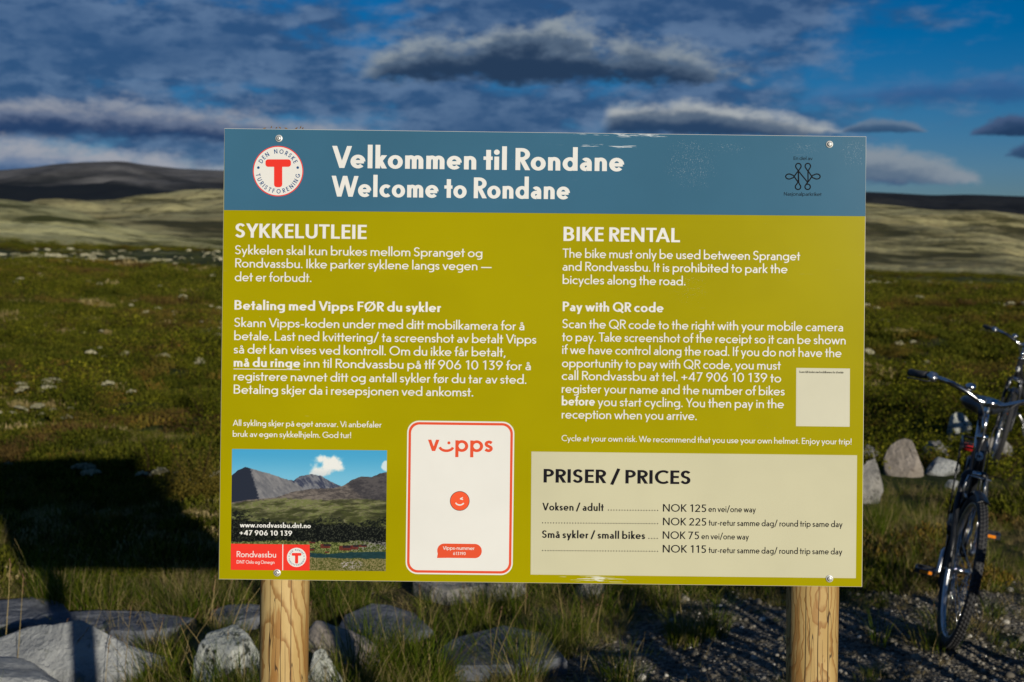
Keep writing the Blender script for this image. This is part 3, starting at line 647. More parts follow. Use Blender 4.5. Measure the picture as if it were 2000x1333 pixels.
# ------------------------------------------------------------------ lettering: a geometric sans drawn stroke by stroke
def arcpts(cx, cy, rx, ry, a0, a1, n=None):
    n = n or max(3, int(abs(a1 - a0) / 15)); return [(cx + rx * math.cos(R(a0 + (a1 - a0) * i / n)), cy + ry * math.sin(R(a0 + (a1 - a0) * i / n))) for i in range(n + 1)]
def glyph(ch, w, hc=0.88, xh=0.61):
    """strokes as (points, ext0, ext1, ymin, ymax); cap height 1; returns strokes, left edge, right edge, side bearings"""
    h = w / 2; t = h * hc; S = []; A = 1.07; D = -0.29
    def ln(x0, y0, x1, y1, e0=0, e1=0, lo=None, hi=None): S.append(([(x0, y0), (x1, y1)], e0, e1, lo, hi))
    def vs(x, y0, y1): ln(x, y0, x, y1)
    def hb(x0, x1, y): ln(x0, y, x1, y)
    def dg(x0, y0, x1, y1, lo, hi): ln(x0, y0, x1, y1, w * 1.5, w * 1.5, lo, hi)
    def pl(pts, e0=0, e1=0, lo=None, hi=None): S.append((pts, e0, e1, lo, hi))
    def arc(cx, cy, rx, ry, a0, a1): pl(arcpts(cx, cy, rx, ry, a0, a1))
    def dot(cx, cy, r): S.append(('disc', cx, cy, r))
    br = xh * 0.50 + 0.012; RW = br * 1.0                         # half width of round lower case
    rr = RW - h; ry = xh / 2 + 0.012 - t; m = xh / 2
    NW = xh * 0.80 + w * 0.15                                      # n width
    sb = (0.06, 0.06); rd = (0.035, 0.035); W = None
    if ch == 'o' or ch == 'ø':
        arc(RW, m, rr, ry, 0, 360); W = 2 * RW; sb = rd
        if ch == 'ø': ln(RW - RW * 0.80, -0.06, RW + RW * 0.80, xh + 0.06); S[-1] = (S[-1][0], 0, 0, None, None, 0.55)
    elif ch in 'aå':
        W = xh * 0.74 + w * 0.22; vs(W - h, 0, xh * 0.62); r2 = (W - h) / 2
        pl([(W - h, xh * 0.58)] + arcpts(W / 2 + 0.01, xh - t - xh * 0.30, W / 2 - h - 0.01, xh * 0.30, 5, 135) + [])
        bw = W * 0.5 - h + 0.01
        pl([(W - h, xh * 0.60 - t * 0.6)] + [(W * 0.52, xh * 0.60 - t * 0.6)] + arcpts(W * 0.48, (xh * 0.60 - t * 0.6 + t - 0.01) / 2, W * 0.48 - h, (xh * 0.60 - t * 0.6 - t + 0.01) / 2, 100, 270) + [(W * 0.56, t - 0.01), (W - h, xh * 0.16 + t)])
        sb = (0.04, 0.06)
        if ch == 'å': arc(W / 2, xh + 0.15, 0.078 + h * 0.15, 0.078 + h * 0.15, 0, 360); S[-1] = (*S[-1], 0.6)
    elif ch in 'bpdqg':
        bx = RW + (0.02 if ch in 'bp' else -0.02); arc(RW, m, rr, ry, 0, 360); W = 2 * RW + 0.0
        if ch == 'b': vs(h, 0, A); sb = (0.06, 0.035)
        if ch == 'p': vs(h, D, xh); sb = (0.06, 0.035)
        if ch == 'd': vs(W - h, 0, A); sb = (0.035, 0.06)
        if ch == 'q': vs(W - h, D, xh); sb = (0.035, 0.06)
        if ch == 'g': sb = (0.035, 0.06); pl([(W - h, xh), (W - h, -0.08)] + arcpts(RW, -0.06, rr, -D - t - 0.06, 0, -125))
    elif ch == 'c': arc(RW, m, rr, ry, 48, 312); W = RW * 1.68; sb = (0.035, 0.02)
    elif ch == 'e':
        pl([(2 * RW - h * 1.1, m - t * 0.1)] + arcpts(RW, m, rr, ry, 0, 318)); hb(h, 2 * RW - h * 0.7, m - t * 0.1); W = 2 * RW; sb = (0.035, 0.03)
    elif ch in 'hnmru':
        if ch == 'u': W = NW; vs(W - h, 0, xh); pl([(h, xh), (h, NW / 2)] + arcpts(W / 2, NW / 2 - 0.02, W / 2 - h, NW / 2 - 0.02 - t + 0.01, 180, 360))
        else:
            vs(h, 0, A if ch == 'h' else xh); q = xh - NW / 2 + 0.02
            if ch == 'r': W = xh * 0.50 + w * 0.2; pl([(h, q * 0.9)] + arcpts(W * 0.95, q, W * 0.95 - h, xh - q - t + 0.012, 180, 95)); sb = (0.06, 0.0)
            elif ch == 'm':
                W2 = NW * 0.94
                for k in range(2): x0 = k * (W2 - w); pl([(x0 + h, q)] + arcpts(x0 + W2 / 2, q, W2 / 2 - h, xh - q - t + 0.012, 180, 0) + [(x0 + W2 - h, 0)])
                W = 2 * W2 - w
            else: W = NW; pl([(h, q)] + arcpts(W / 2, q, W / 2 - h, xh - q - t + 0.012, 180, 0) + [(W - h, 0)])
    elif ch in 'ij':
        W = w; vs(h, 0 if ch == 'i' else -0.12, xh); dot(h, xh + 0.20, h * 1.12 + 0.008)
        if ch == 'j': pl(arcpts(-0.12 - 0.0, -0.12, 0.12 + h, -D - 0.12 - t, 0, -85))
    elif ch == 'k': W = xh * 0.72 + w * 0.35; vs(h, 0, A); S.append(([(h * 1.2, xh * 0.40), (W - h * 1.3, xh)], 0, w * 1.5, 0, xh)); S.append(([(h * 2.0, xh * 0.58), (W - h * 1.25, 0)], 0, w * 1.5, 0, xh)); sb = (0.06, 0.0)
    elif ch == 'l': W = w; vs(h, 0, A)
    elif ch == 'f': W = 0.34 + w * 0.25; sx = 0.10 + h; vs(sx, 0, A - 0.22); pl([(sx, A - 0.24)] + arcpts(sx + 0.17, A - 0.22, 0.17, 0.22 - t, 180, 80)); hb(0, W * 0.98, xh - t); sb = (0.01, -0.02)
    elif ch == 't': W = 0.32 + w * 0.3; sx = 0.11 + h; vs(sx, 0, 0.90); hb(0, W, xh - t); sb = (0.01, 0.01)
    elif ch == 's':
        W = xh * 0.60 + w * 0.30; cx = W / 2; q = m * 0.5; a = W / 2 - h * 0.95
        pl([(W - h * 0.75, xh - t - xh * 0.09)] + arcpts(cx + 0.01, xh - q - t * 0.5 + 0.006, a, q - t * 0.5 + 0.0, 55, 225, 9) + arcpts(cx - 0.01, q + t * 0.5 - 0.006, a, q - t * 0.5, 45, -125, 9) + [(h * 0.6, t + xh * 0.10)]); sb = (0.03, 0.035)
    elif ch == 'v': W = xh * 0.86 + w * 0.35; dg(h * 1.1, xh, W / 2, 0, 0, xh); dg(W - h * 1.1, xh, W / 2, 0, 0, xh); sb = (0.0, 0.0)
    elif ch == 'y': W = xh * 0.86 + w * 0.35; dg(h * 1.1, xh, W / 2, 0.0, -0.02, xh); k = (W / 2 - h * 1.1) / xh; dg(W - h * 1.1, xh, W / 2 + k * D, D, D, xh); sb = (0.0, 0.0)
    elif ch == 'w': W = xh * 1.34 + w * 0.5; q = (W - 2.2 * h) / 4; [dg(h * 1.1 + q * i, xh if i % 2 == 0 else 0, h * 1.1 + q * (i + 1), 0 if i % 2 == 0 else xh, 0, xh) for i in range(4)]; sb = (0.0, 0.0)
    elif ch == 'x': W = xh * 0.8; dg(h, xh, W - h, 0, 0, xh); dg(h, 0, W - h, xh, 0, xh)
    elif ch in 'OQØ':
        W = 0.98; arc(W / 2, 0.5, W / 2 - h, 0.512 - t, 0, 360); sb = (0.045, 0.045)
        if ch == 'Q': ln(W * 0.52, 0.30, W * 0.98, -0.10)
        if ch == 'Ø': ln(W * 0.14, -0.06, W * 0.86, 1.06); S[-1] = (*S[-1], 0.6)
    elif ch == 'C': W = 0.80; arc(0.49, 0.5, 0.49 - h, 0.512 - t, 48, 312); sb = (0.045, 0.02)
    elif ch == 'G': W = 0.90; arc(0.49, 0.5, 0.49 - h, 0.512 - t, 45, 348); hb(0.52, W - h * 0.6, 0.5 - t); vs(W - h, 0.13, 0.5); sb = (0.045, 0.05)
    elif ch == 'D': W = 0.80; vs(h, 0, 1); pl([(h, 1 - t), (0.30, 1 - t)] + arcpts(0.30, 0.5, W - 0.30 - h, 0.5 - t, 90, -90) + [(h, t)])
    elif ch in 'PRB':
        W = 0.54 + w * 0.3; q = 0.49; y2 = 1 - q; vs(h, 0, 1); k = 0.24
        pl([(h, 1 - t), (W - k - h, 1 - t)] + arcpts(W - k - h, (1 - t + y2 + t * 0) / 2, k, (1 - t - y2) / 2, 90, -90) + [(h, y2)])
        if ch == 'R': S.append(([(W * 0.42, y2), (W - h * 0.9, 0)], 0, w * 1.5, 0, 1)); sb = (0.07, 0.01)
        if ch == 'B': W += 0.04; pl([(h, y2), (W - k - h, y2)] + arcpts(W - k - h, (y2 + t) / 2, k, (y2 - t) / 2, 90, -90) + [(h, t)])
        if ch == 'P': sb = (0.07, 0.02)
    elif ch == 'S':
        W = 0.50 + w * 0.4; q = 0.25; a = W / 2 - h
        pl([(W - h * 0.9, 1 - t - 0.11)] + arcpts(W / 2 + 0.01, 1 - q - t * 0.5 + 0.006, a, q - t * 0.5, 50, 235, 10) + arcpts(W / 2 - 0.01, q + t * 0.5 - 0.006, a, q - t * 0.5, 55, -125, 10) + [(h * 0.6, t + 0.13)]); sb = (0.04, 0.045)
    elif ch in 'EFL':
        W = 0.46 + w * 0.3; vs(h, 0, 1)
        if ch != 'F': hb(0, W, t)
        if ch != 'L': hb(0, W, 1 - t); hb(0, W * 0.94, 0.52)
        sb = (0.07, 0.03)
    elif ch == 'I': W = w; vs(h, 0, 1); sb = (0.075, 0.075)
    elif ch == 'J': W = 0.35; vs(W - h, 0.2, 1); arc(W - h - 0.18, 0.2, 0.18, 0.2 - t, 0, -110)
    elif ch == 'T': W = 0.56 + w * 0.35; vs(W / 2, 0, 1); hb(0, W, 1 - t); sb = (0.02, 0.02)
    elif ch == 'U': W = 0.66 + w * 0.2; pl([(h, 1), (h, 0.32)] + arcpts(W / 2, 0.32, W / 2 - h, 0.332 - t, 180, 360) + [(W - h, 1)])
    elif ch == 'N': W = 0.72 + w * 0.3; vs(h, 0, 1); vs(W - h, 0, 1); dg(h, 1, W - h, 0, 0, 1); sb = (0.075, 0.075)
    elif ch == 'M': W = 0.86 + w * 0.4; vs(h, 0, 1); vs(W - h, 0, 1); dg(h, 1, W / 2, 0.1, 0.06, 1); dg(W - h, 1, W / 2, 0.1, 0.06, 1)
    elif ch == 'K': W = 0.58 + w * 0.5; vs(h, 0, 1); S.append(([(h * 1.2, 0.40), (W - h * 1.4, 1)], 0, w * 1.5, 0, 1)); S.append(([(h * 2.2, 0.60), (W - h * 1.25, 0)], 0, w * 1.5, 0, 1)); sb = (0.075, 0.0)
    elif ch == 'V': W = 0.74 + w * 0.5; dg(h * 1.1, 1, W / 2, 0, 0, 1); dg(W - h * 1.1, 1, W / 2, 0, 0, 1); sb = (0, 0)
    elif ch == 'A': W = 0.78 + w * 0.4; dg(h * 1.1, 0, W / 2, 1, 0, 1); dg(W - h * 1.1, 0, W / 2, 1, 0, 1); hb(W * 0.24, W * 0.76, 0.30); sb = (0, 0)
    elif ch == 'W': W = 1.16 + w * 0.6; q = (W - 2.2 * h) / 4; [dg(h * 1.1 + q * i, 1 if i % 2 == 0 else 0, h * 1.1 + q * (i + 1), 0 if i % 2 == 0 else 1, 0, 1) for i in range(4)]; sb = (0, 0)
    elif ch == 'Y': W = 0.66 + w * 0.5; vs(W / 2, 0, 0.46); dg(h * 1.2, 1, W / 2, 0.40, 0.40, 1); dg(W - h * 1.2, 1, W / 2, 0.40, 0.40, 1); sb = (0, 0)
    elif ch == '0': W = 0.60 + w * 0.2; arc(W / 2, 0.5, W / 2 - h, 0.51 - t, 0, 360); sb = (0.045, 0.045)
    elif ch == '1': W = 0.24 + w * 0.6; vs(W - h, 0, 1); S.append(([(0.04, 0.80), (W - h, 0.97)], 0, 0, 0, 1.0)); sb = (0.12, 0.15)
    elif ch == '2': W = 0.54 + w * 0.2; r0 = W / 2 - h; pl(arcpts(W / 2, 1 - t - r0 * 1.08, r0, r0 * 1.08, 165, -35) + [(h * 1.3, t)], 0, 0); hb(0.0, W, t)
    elif ch == '3': W = 0.52 + w * 0.2; r1 = W / 2 - h; pl([(h, 1 - t), (W * 0.95, 1 - t)]); pl([(W * 0.90, 1 - t), (W * 0.42, 0.60)]); pl([(W * 0.36, 0.60)] + arcpts(W / 2 - 0.02, 0.30, r1 + 0.02, 0.30 - t + 0.01, 85, -140))
    elif ch == '4': W = 0.62 + w * 0.2; vs(W * 0.74, 0, 1); hb(0, W, 0.26); dg(h, 0.26, W * 0.72, 1, 0.22, 1)
    elif ch == '5': W = 0.52 + w * 0.2; r1 = W / 2 - h; hb(0.10, W * 0.95, 1 - t); pl([(0.13 + h * 0.4, 1 - t), (0.09 + h * 0.4, 0.58)]); pl([(0.09 + h * 0.3, 0.57), (W * 0.42, 0.62)] + arcpts(W / 2 - 0.02, 0.31, r1 + 0.02, 0.31 - t + 0.01, 80, -140))
    elif ch in '69':
        W = 0.60 + w * 0.2; r1 = W / 2 - h; P = [arcpts(W / 2, 0.31, r1, 0.32 - t, 0, 360), [(h * 1.05, 0.36), (W * 0.66, 1.0)]]
        if ch == '9': P = [[(W - x, 1 - y) for x, y in p] for p in P]
        pl(P[0]); (x0, y0), (x1, y1) = P[1]; dg(x0, y0, x1, y1, min(y0, y1) if ch == '6' else 0, 1 if ch == '6' else max(y0, y1)); sb = (0.045, 0.045)
    elif ch == '7': W = 0.54 + w * 0.2; hb(0, W, 1 - t); dg(W - h * 1.2, 1, W * 0.25, 0, 0, 1)
    elif ch == '8': W = 0.56 + w * 0.2; arc(W / 2, 0.76, W / 2 - h - 0.03, 0.245 - t, 0, 360); arc(W / 2, 0.27, W / 2 - h, 0.28 - t, 0, 360)
    elif ch == '.': W = w * 1.1; dot(W / 2, W / 2, W / 2 + 0.01)
    elif ch == ',': W = w * 1.1; ln(W * 0.75, w * 0.9, W * 0.1, -0.15)
    elif ch == '!': W = w * 1.1; dot(W / 2, W / 2, W / 2 + 0.01); vs(W / 2, 0.28, 1)
    elif ch == '/': W = 0.44; ln(0.02, -0.10, W - 0.02, 1.08)
    elif ch == '-': W = 0.30; hb(0, W, 0.31)
    elif ch == '—': W = 0.98; hb(0, W, 0.31)
    elif ch == '+': W = 0.56; hb(0, W, 0.42); vs(W / 2, 0.14, 0.70)
    elif ch == ' ': W = 0.17; sb = (0.03, 0.03)
    else: W = 0.4
    return S, W, sb
def clip(poly, y, keep_above):
    o = []
    for i in range(len(poly)):
        a, b = poly[i], poly[(i + 1) % len(poly)]; ia = (a[1] >= y) == keep_above; ib = (b[1] >= y) == keep_above
        if ia: o.append(a)
        if ia != ib: t = (y - a[1]) / (b[1] - a[1]); o.append((a[0] + (b[0] - a[0]) * t, y))
    return o
def area(p): return sum(p[i][0] * p[(i + 1) % len(p)][1] - p[(i + 1) % len(p)][0] * p[i][1] for i in range(len(p))) / 2
def union(polys):
    """flat, non overlapping triangles covering the union of convex polygons"""
    vs, fs = [], []
    for p in polys:
        q = []
        for a in p:
            if not q or (abs(a[0] - q[-1][0]) + abs(a[1] - q[-1][1])) > 1e-5: q.append(a)
        if len(q) > 2 and (abs(q[0][0] - q[-1][0]) + abs(q[0][1] - q[-1][1])) < 1e-5: q.pop()
        if len(q) < 3 or abs(area(q)) < 1e-7: continue
        if area(q) < 0: q.reverse()
        o = len(vs); vs += [Vector(a) for a in q]; fs.append(list(range(o, o + len(q))))
    ed = [(f_[i], f_[(i + 1) % len(f_)]) for f_ in fs for i in range(len(f_))]
    v, e, f_, ov, oe, of = delaunay_2d_cdt(vs, ed, [], 0, 1e-6)
    P = [np.array([vs[i] for i in q]) for q in fs]; keep = []
    for t in f_:
        c = sum((v[i] for i in t), Vector((0, 0))) / len(t)
        for q in P:
            nx = np.roll(q, -1, 0); cr = (nx[:, 0] - q[:, 0]) * (c.y - q[:, 1]) - (nx[:, 1] - q[:, 1]) * (c.x - q[:, 0])
            if (cr > -1e-9).all(): keep.append(tuple(t)); break
    return [tuple(a) for a in v], keep
def hull(p):
    p = sorted(set(p)); 
    if len(p) < 3: return p
    def half(s):
        o = []
        for q in s:
            while len(o) > 1 and (o[-1][0] - o[-2][0]) * (q[1] - o[-2][1]) - (o[-1][1] - o[-2][1]) * (q[0] - o[-2][0]) <= 1e-12: o.pop()
            o.append(q)
        return o[:-1]
    return half(p) + half(p[::-1])
def split_corners(pts, lim=38):
    pts = [p for i, p in enumerate(pts) if i == 0 or (Vector(p) - Vector(pts[i - 1])).length > 1e-4]
    o = []; cur = [pts[0]]
    for i in range(1, len(pts) - 1):
        cur.append(pts[i]); a = Vector(pts[i]) - Vector(pts[i - 1]); b = Vector(pts[i + 1]) - Vector(pts[i])
        if a.length > 1e-6 and b.length > 1e-6 and abs(a.angle_signed(b)) > R(lim): o.append(cur); cur = [pts[i]]
    cur.append(pts[-1]); o.append(cur); return o
def stroke_polys(pts, h, t, e0=0, e1=0, lo=None, hi=None, k=1.0):
    if len(pts) > 2 and lo is None:
        ps = split_corners(pts)
        if len(ps) > 1: return [q for p in ps for q in stroke_polys(p, h, t, 0, 0, lo, hi, k)]
    h, t = h * k, t * k; pts = [Vector(p) for i, p in enumerate(pts) if i == 0 or (Vector(p) - Vector(pts[i - 1])).length > 1e-4]
    if e0: pts[0] = pts[0] - (pts[1] - pts[0]).normalized() * e0
    if e1: pts[-1] = pts[-1] + (pts[-1] - pts[-2]).normalized() * e1
    closed = len(pts) > 4 and (pts[0] - pts[-1]).length < 1e-4; n = len(pts); off = []
    for i in range(n):
        a = pts[i] - pts[i - 1] if i > 0 else (pts[-1] - pts[-2] if closed else pts[1] - pts[0])
        b = pts[i + 1] - pts[i] if i < n - 1 else (pts[1] - pts[0] if closed else a)
        if i == 0 and not closed: a = b
        a = a.normalized(); b = b.normalized(); d = (a + b); d = d.normalized() if d.length > 1e-6 else b
        nn = Vector((-d.y, d.x)); c = max(0.55, nn.dot(Vector((-b.y, b.x)))); off.append(Vector((nn.x * h, nn.y * t)) / c)
    out_ = []
    for i in range(n - 1):
        q = [tuple(pts[i] + off[i]), tuple(pts[i] - off[i]), tuple(pts[i + 1] - off[i + 1]), tuple(pts[i + 1] + off[i + 1])]
        q = hull(q)
        if len(q) < 3: continue
        if lo is not None: q = clip(q, lo, True)
        if hi is not None and q: q = clip(q, hi, False)
        if len(q) >= 3: out_.append(q)
    return out_
def disc(cx, cy, r, n=20): return [(cx + r * math.cos(2 * math.pi * i / n), cy + r * math.sin(2 * math.pi * i / n)) for i in range(n)]
GC = {}
def gmesh(ch, w, hc, xh):
    k = (ch, w, hc, xh)
    if k not in GC:
        S, W, sb = glyph(ch, w, hc, xh); polys = []
        for s in S:
            if s[0] == 'disc': polys.append(disc(*s[1:]))
            else: polys += stroke_polys(s[0], w / 2, w / 2 * hc, s[1], s[2], s[3], s[4], s[5] if len(s) > 5 else 1.0)
        GC[k] = (union(polys) if polys else ([], []), W, sb)
    return GC[k]
WT = {'regular': (0.120, 0.92, 0.615), 'semi': (0.165, 0.86, 0.615), 'bold': (0.185, 0.80, 0.625), 'black': (0.200, 0.78, 0.60)}
KERN = {('V', 'e'): -0.10, ('T', 'a'): -0.10, ('W', 'e'): -0.06, ('Y', 'K'): -0.04, ('Y', 'o'): -0.10, ('T', 'h'): 0.0, ('T', 'A'): -0.08, ('A', 'L'): 0.0, ('L', 'T'): -0.08, ('U', 'T'): 0, ('S', 'Y'): 0, ('L', 'a'): 0, ('R', 'o'): -0.01, ('F', 'Ø'): 0, ('V', 'i'): -0.05, ('f', 'o'): 0, ('r', 'o'): -0.02, ('k', 'e'): -0.02, ('k', 'o'): -0.02, ('t', 't'): 0}

# ------------------------------------------------------------------ the sign
SD = 2.63                                               # distance to the face of the panel
SX = Vector((1, 0, 0)); SUP = (Matrix.Rotation(-PITCH, 3, 'X') @ Vector((0, 0, 1))).normalized(); SN = SX.cross(SUP).normalized() # towards the camera: see below
SN = Vector((0, -math.cos(PITCH), math.sin(PITCH))); SUP = SN.cross(SX).normalized()
SO = Vector((0, 0, CAM_H)) + (CR @ Vector((0, 0, -1))) * SD
SROOT = Vector((SO.x, SO.y + 0.07, 0.0))
PX = SD / FPX                                           # metres per photo pixel on the panel
cr_, sr_ = math.cos(ROLL), math.sin(ROLL)
def sp2(px, py, z=0.0):
    """photo pixel on the panel -> point in the sign's own frame (metres), z = height above the face"""
    u, v = (px - 1000) * PX, -(py - 666.5) * PX
    x, y = u * cr_ - v * sr_, u * sr_ + v * cr_
    return SO + SX * x + SUP * y + SN * z - SROOT
root = empty('information_sign', SROOT, 'large blue and olive green bicycle rental information board screwed to two round wooden posts', 'sign')
def flat(name, vs2, fs, z, m, parent, smooth=False):
    mb = MB(); mb.add([sp2(a, b, z) for a, b in vs2], fs); return mb.build(name, m, parent, smooth=False)
def sheet(name, polys, z, m, parent):
    """flat print made of one or more polygons given in photo pixels"""
    v, f_ = union([[(x, -y) for x, y in p] for p in polys]); return flat(name, [(x, -y) for x, y in v], f_, z, m, parent)
SLOPE = 0.0120
def text(mb, s, x0, base, x1, cap, wt='regular', z=0.0004, xs=None):
    w, hc, xh = WT[wt] if isinstance(wt, str) else wt
    adv = 0; pos = []; prev = None; L0 = None
    for c in s:
        (vf, W, sb) = gmesh(c, w, hc, xh)
        if L0 is None: adv = -0.0
        else: adv += sb[0] + KERN.get((prev, c), 0)
        pos.append((adv, vf)); L0 = 1; adv += W; end = adv; adv += sb[1]; prev = c
    sx = (x1 - x0) / end
    for a, (v, f_) in pos:
        pts = []
        for (gx, gy) in v:
            X_ = x0 + (a + gx) * sx; Y_ = base + (X_ - x0) * SLOPE - gy * cap; X_ -= gy * cap * -SLOPE
            pts.append(sp2(X_, Y_, z))
        mb.add(pts, [(t[0], t[1], t[2]) for t in f_])
def gloss(nt, b):
    p = coords(); n = noise(p, 700, 2, 0.5); n2 = noise(p, 5, 4, 0.6)
    bump(b, n, 0.06, 0.0006)
def printmat(name, rgb, lift=0.80, rough=0.42, spec=0.18):
    c = tuple(min(0.85, x * lift) for x in lin(rgb))
    def b_(nt, b):
        p = coords(); n = noise(p, 3.0, 5, 0.6)
        setc(b, mixc(sstep(n, 0.25, 0.75), tuple(x * 0.95 for x in c), tuple(x * 1.05 for x in c))); bump(b, noise(p, 900, 2, 0.5), 0.05, 0.0005)
        b.inputs['Roughness'].default_value = 0.18
    return mat(name, rough=0.18, spec=spec, build=b_)
def worn_glint(name, rgb, seed=0, lift=1.0, marks=()):
    """printed laminate with rubbed pale specks and scratches near the edges, plus painted sun glints"""
    c = tuple(min(0.85, x * lift) for x in lin(rgb))
    def b_(nt, b):
        p = coords(); x, y, z = split(p)
        s1 = noise(xyz(x * 14, y, z * 260), 1.0, 3, 0.6); s2 = noise(xyz(x * 1.0, y, z * 1.0), 9, 3, 0.5); s3 = noise(p, 420, 2, 0.6)
        scr = sstep(s1, 0.69, 0.73) * sstep(s2, 0.55, 0.62); spk = sstep(s3, 0.72, 0.77) * sstep(noise(xyz(x, y, z + 4.0), 5.0, 3, 0.5), 0.52, 0.66)
        base = mixc(sstep(noise(p, 2.2, 4, 0.6), 0.3, 0.7), tuple(k * 0.93 for k in c), tuple(k * 1.06 for k in c))
        w_ = scr * 0.04 + spk * 0.12; fine = noise(p, 620, 2, 0.5); line = noise(xyz(x * 22, y, z * 420), 1.0, 3, 0.6)
        for (mx_, my_, rx_, ry_, kind, th) in marks:                       # scratched places, and sun sparkle painted as pale dots
            q_ = sp2(mx_, my_); u_ = (x - q_.x) / (rx_ * PX); v_ = (z - q_.z + (x - q_.x) * 0.012) / (ry_ * PX); fall = sstep(u_ * u_ + v_ * v_, 1.0, 0.0)
            w_ = w_ + (sstep((line if kind == 'line' else fine) + fall * 0.12, th + 0.045, th + 0.075) * fall) * (0.6 if kind == 'line' else 0.2)
        setc(b, mixc(vmin(w_, 1.0), base, (0.72, 0.74, 0.74)))
        bump(b, noise(p, 650, 2, 0.5), 0.05, 0.0005); b.inputs['Roughness'].default_value = 0.17
    return mat(name, rough=0.17, spec=0.08, build=b_)
LF = 0.80
m_edge = mat('panel core', lin((205, 202, 190)), rough=0.5)
m_green = worn_glint('olive print', (160, 150, 2), lift=LF, marks=[(1160, 1132, 90, 9, 'line', 0.60), (1345, 560, 60, 50, 'dot', 0.74)])
m_blue = worn_glint('blue print', (60, 104, 130), lift=LF, marks=[(1215, 264, 130, 6, 'line', 0.60), (1190, 286, 110, 5, 'line', 0.60), (1350, 320, 75, 75, 'dot', 0.70), (1668, 300, 40, 45, 'dot', 0.70), (1420, 290, 60, 20, 'dot', 0.72), (1570, 290, 60, 18, 'dot', 0.71)])
m_white = printmat('white lettering', (228, 227, 222)); m_card = printmat('white card', (226, 225, 219)); m_cream = worn_glint('cream print', (199, 195, 164), lift=LF)
m_black = printmat('black lettering', (30, 29, 34), spec=0.06); m_orange = printmat('orange print', (222, 84, 52)); m_red = printmat('red print', (232, 58, 46)); m_navy = printmat('navy print', (28, 78, 130))
m_ink = printmat('dark print', (14, 14, 18), spec=0.04); m_badge = printmat('badge orange', (236, 92, 56))
# panel: composite sheet 5 mm thick with a small bevel
TL, TR, BR, BL = (438, 251), (1692, 267), (1684, 1147), (427, 1132)
def lerp(a, b, t): return (a[0] + (b[0] - a[0]) * t, a[1] + (b[1] - a[1]) * t)
mb = MB(); e = 0.8
ins = [(TL[0] + e, TL[1] + e), (TR[0] - e, TR[1] + e), (BR[0] - e, BR[1] - e), (BL[0] + e, BL[1] - e)]; outr = [TL, TR, BR, BL]
vs_ = [sp2(*p, 0.0) for p in ins] + [sp2(*p, -0.0008) for p in outr] + [sp2(*p, -0.006) for p in outr]
mb.add(vs_, [(3, 2, 1, 0)], 0); mb.add(vs_, [(i, (i + 1) % 4, 4 + (i + 1) % 4, 4 + i) for i in range(4)] + [(4 + i, 4 + (i + 1) % 4, 8 + (i + 1) % 4, 8 + i) for i in range(4)] + [(8, 9, 10, 11)], 1)
panel = mb.build('panel', [m_green, m_edge], root, smooth=False)
flat('header_band', [ins[0], ins[1], (1690.2, 422.8), (437.6, 410.8)], [(3, 2, 1, 0)], 0.0002, m_blue, root)
# headings and texts
def block(name, lines, m, parent, z=0.0004):
    for l in lines: mb = MB(); text(mb, *l[:5], *(l[5:] or ('regular',)), z=z); o = mb.build(name, m, parent, smooth=False)
    return o
block('title_text', [('Velkommen til Rondane', 648, 328.3, 1219, 43, 'black'), ('Welcome to Rondane', 647, 384.2, 1113, 40.5, 'black')], m_white, root)
block('heading_text', [('SYKKELUTLEIE', 459.5, 464.3, 716, 27.6, 'bold')], m_white, root)
block('heading_text', [('BIKE RENTAL', 1100.5, 471, 1328, 27.6, 'bold')], m_white, root)
B, cp = 'regular', 17.7
block('body_text', [('Sykkelen skal kun brukes mellom Spranget og', 459, 497, 942, cp), ('Rondvassbu. Ikke parker syklene langs vegen —', 459.5, 522.6, 960, cp), ('det er forbudt.', 458.5, 549.5, 608, cp)], m_white, root)
block('subheading_text', [('Betaling med Vipps FØR du sykler', 458, 605.2, 862, 18.5, 'bold')], m_white, root)
block('body_text', [('Skann Vipps-koden under med ditt mobilkamera for å', 457.7, 638.7, 1024, cp), ('betale. Last ned kvittering/ ta screenshot av betalt Vipps', 457.5, 664.6, 1047.5, cp), ('så det kan vises ved kontroll. Om du ikke får betalt,', 456.5, 690.6, 987, cp),
    ('må du ringe', 456.5, 716.4, 586.5, cp, 'bold'), ('inn til Rondvassbu på tlf 906 10 139 for å', 593.5, 718.2, 1036.5, cp), ('registrere navnet ditt og antall sykler før du tar av sted.', 456.5, 743.3, 1028, cp), ('Betaling skjer da i resepsjonen ved ankomst.', 456.5, 769.2, 924, cp)], m_white, root)
sheet('underline', [[(456, 720.4), (586.5, 722), (586.5, 723.2), (456, 721.6)]], 0.0004, m_white, root)
block('small_text', [('All sykling skjer på eget ansvar. Vi anbefaler', 454.6, 832, 745.6, 11.6), ('bruk av egen sykkelhjelm. God tur!', 454.6, 853.3, 685.6, 11.6)], m_white, root)
block('body_text', [('The bike must only be used between Spranget', 1098.8, 503.6, 1563, cp), ('and Rondvassbu. It is prohibited to park the', 1098.5, 529, 1538, cp), ('bicycles along the road.', 1098.8, 555, 1338.5, cp)], m_white, root)
block('subheading_text', [('Pay with QR code', 1099, 608, 1296, 18.5, 'bold')], m_white, root)
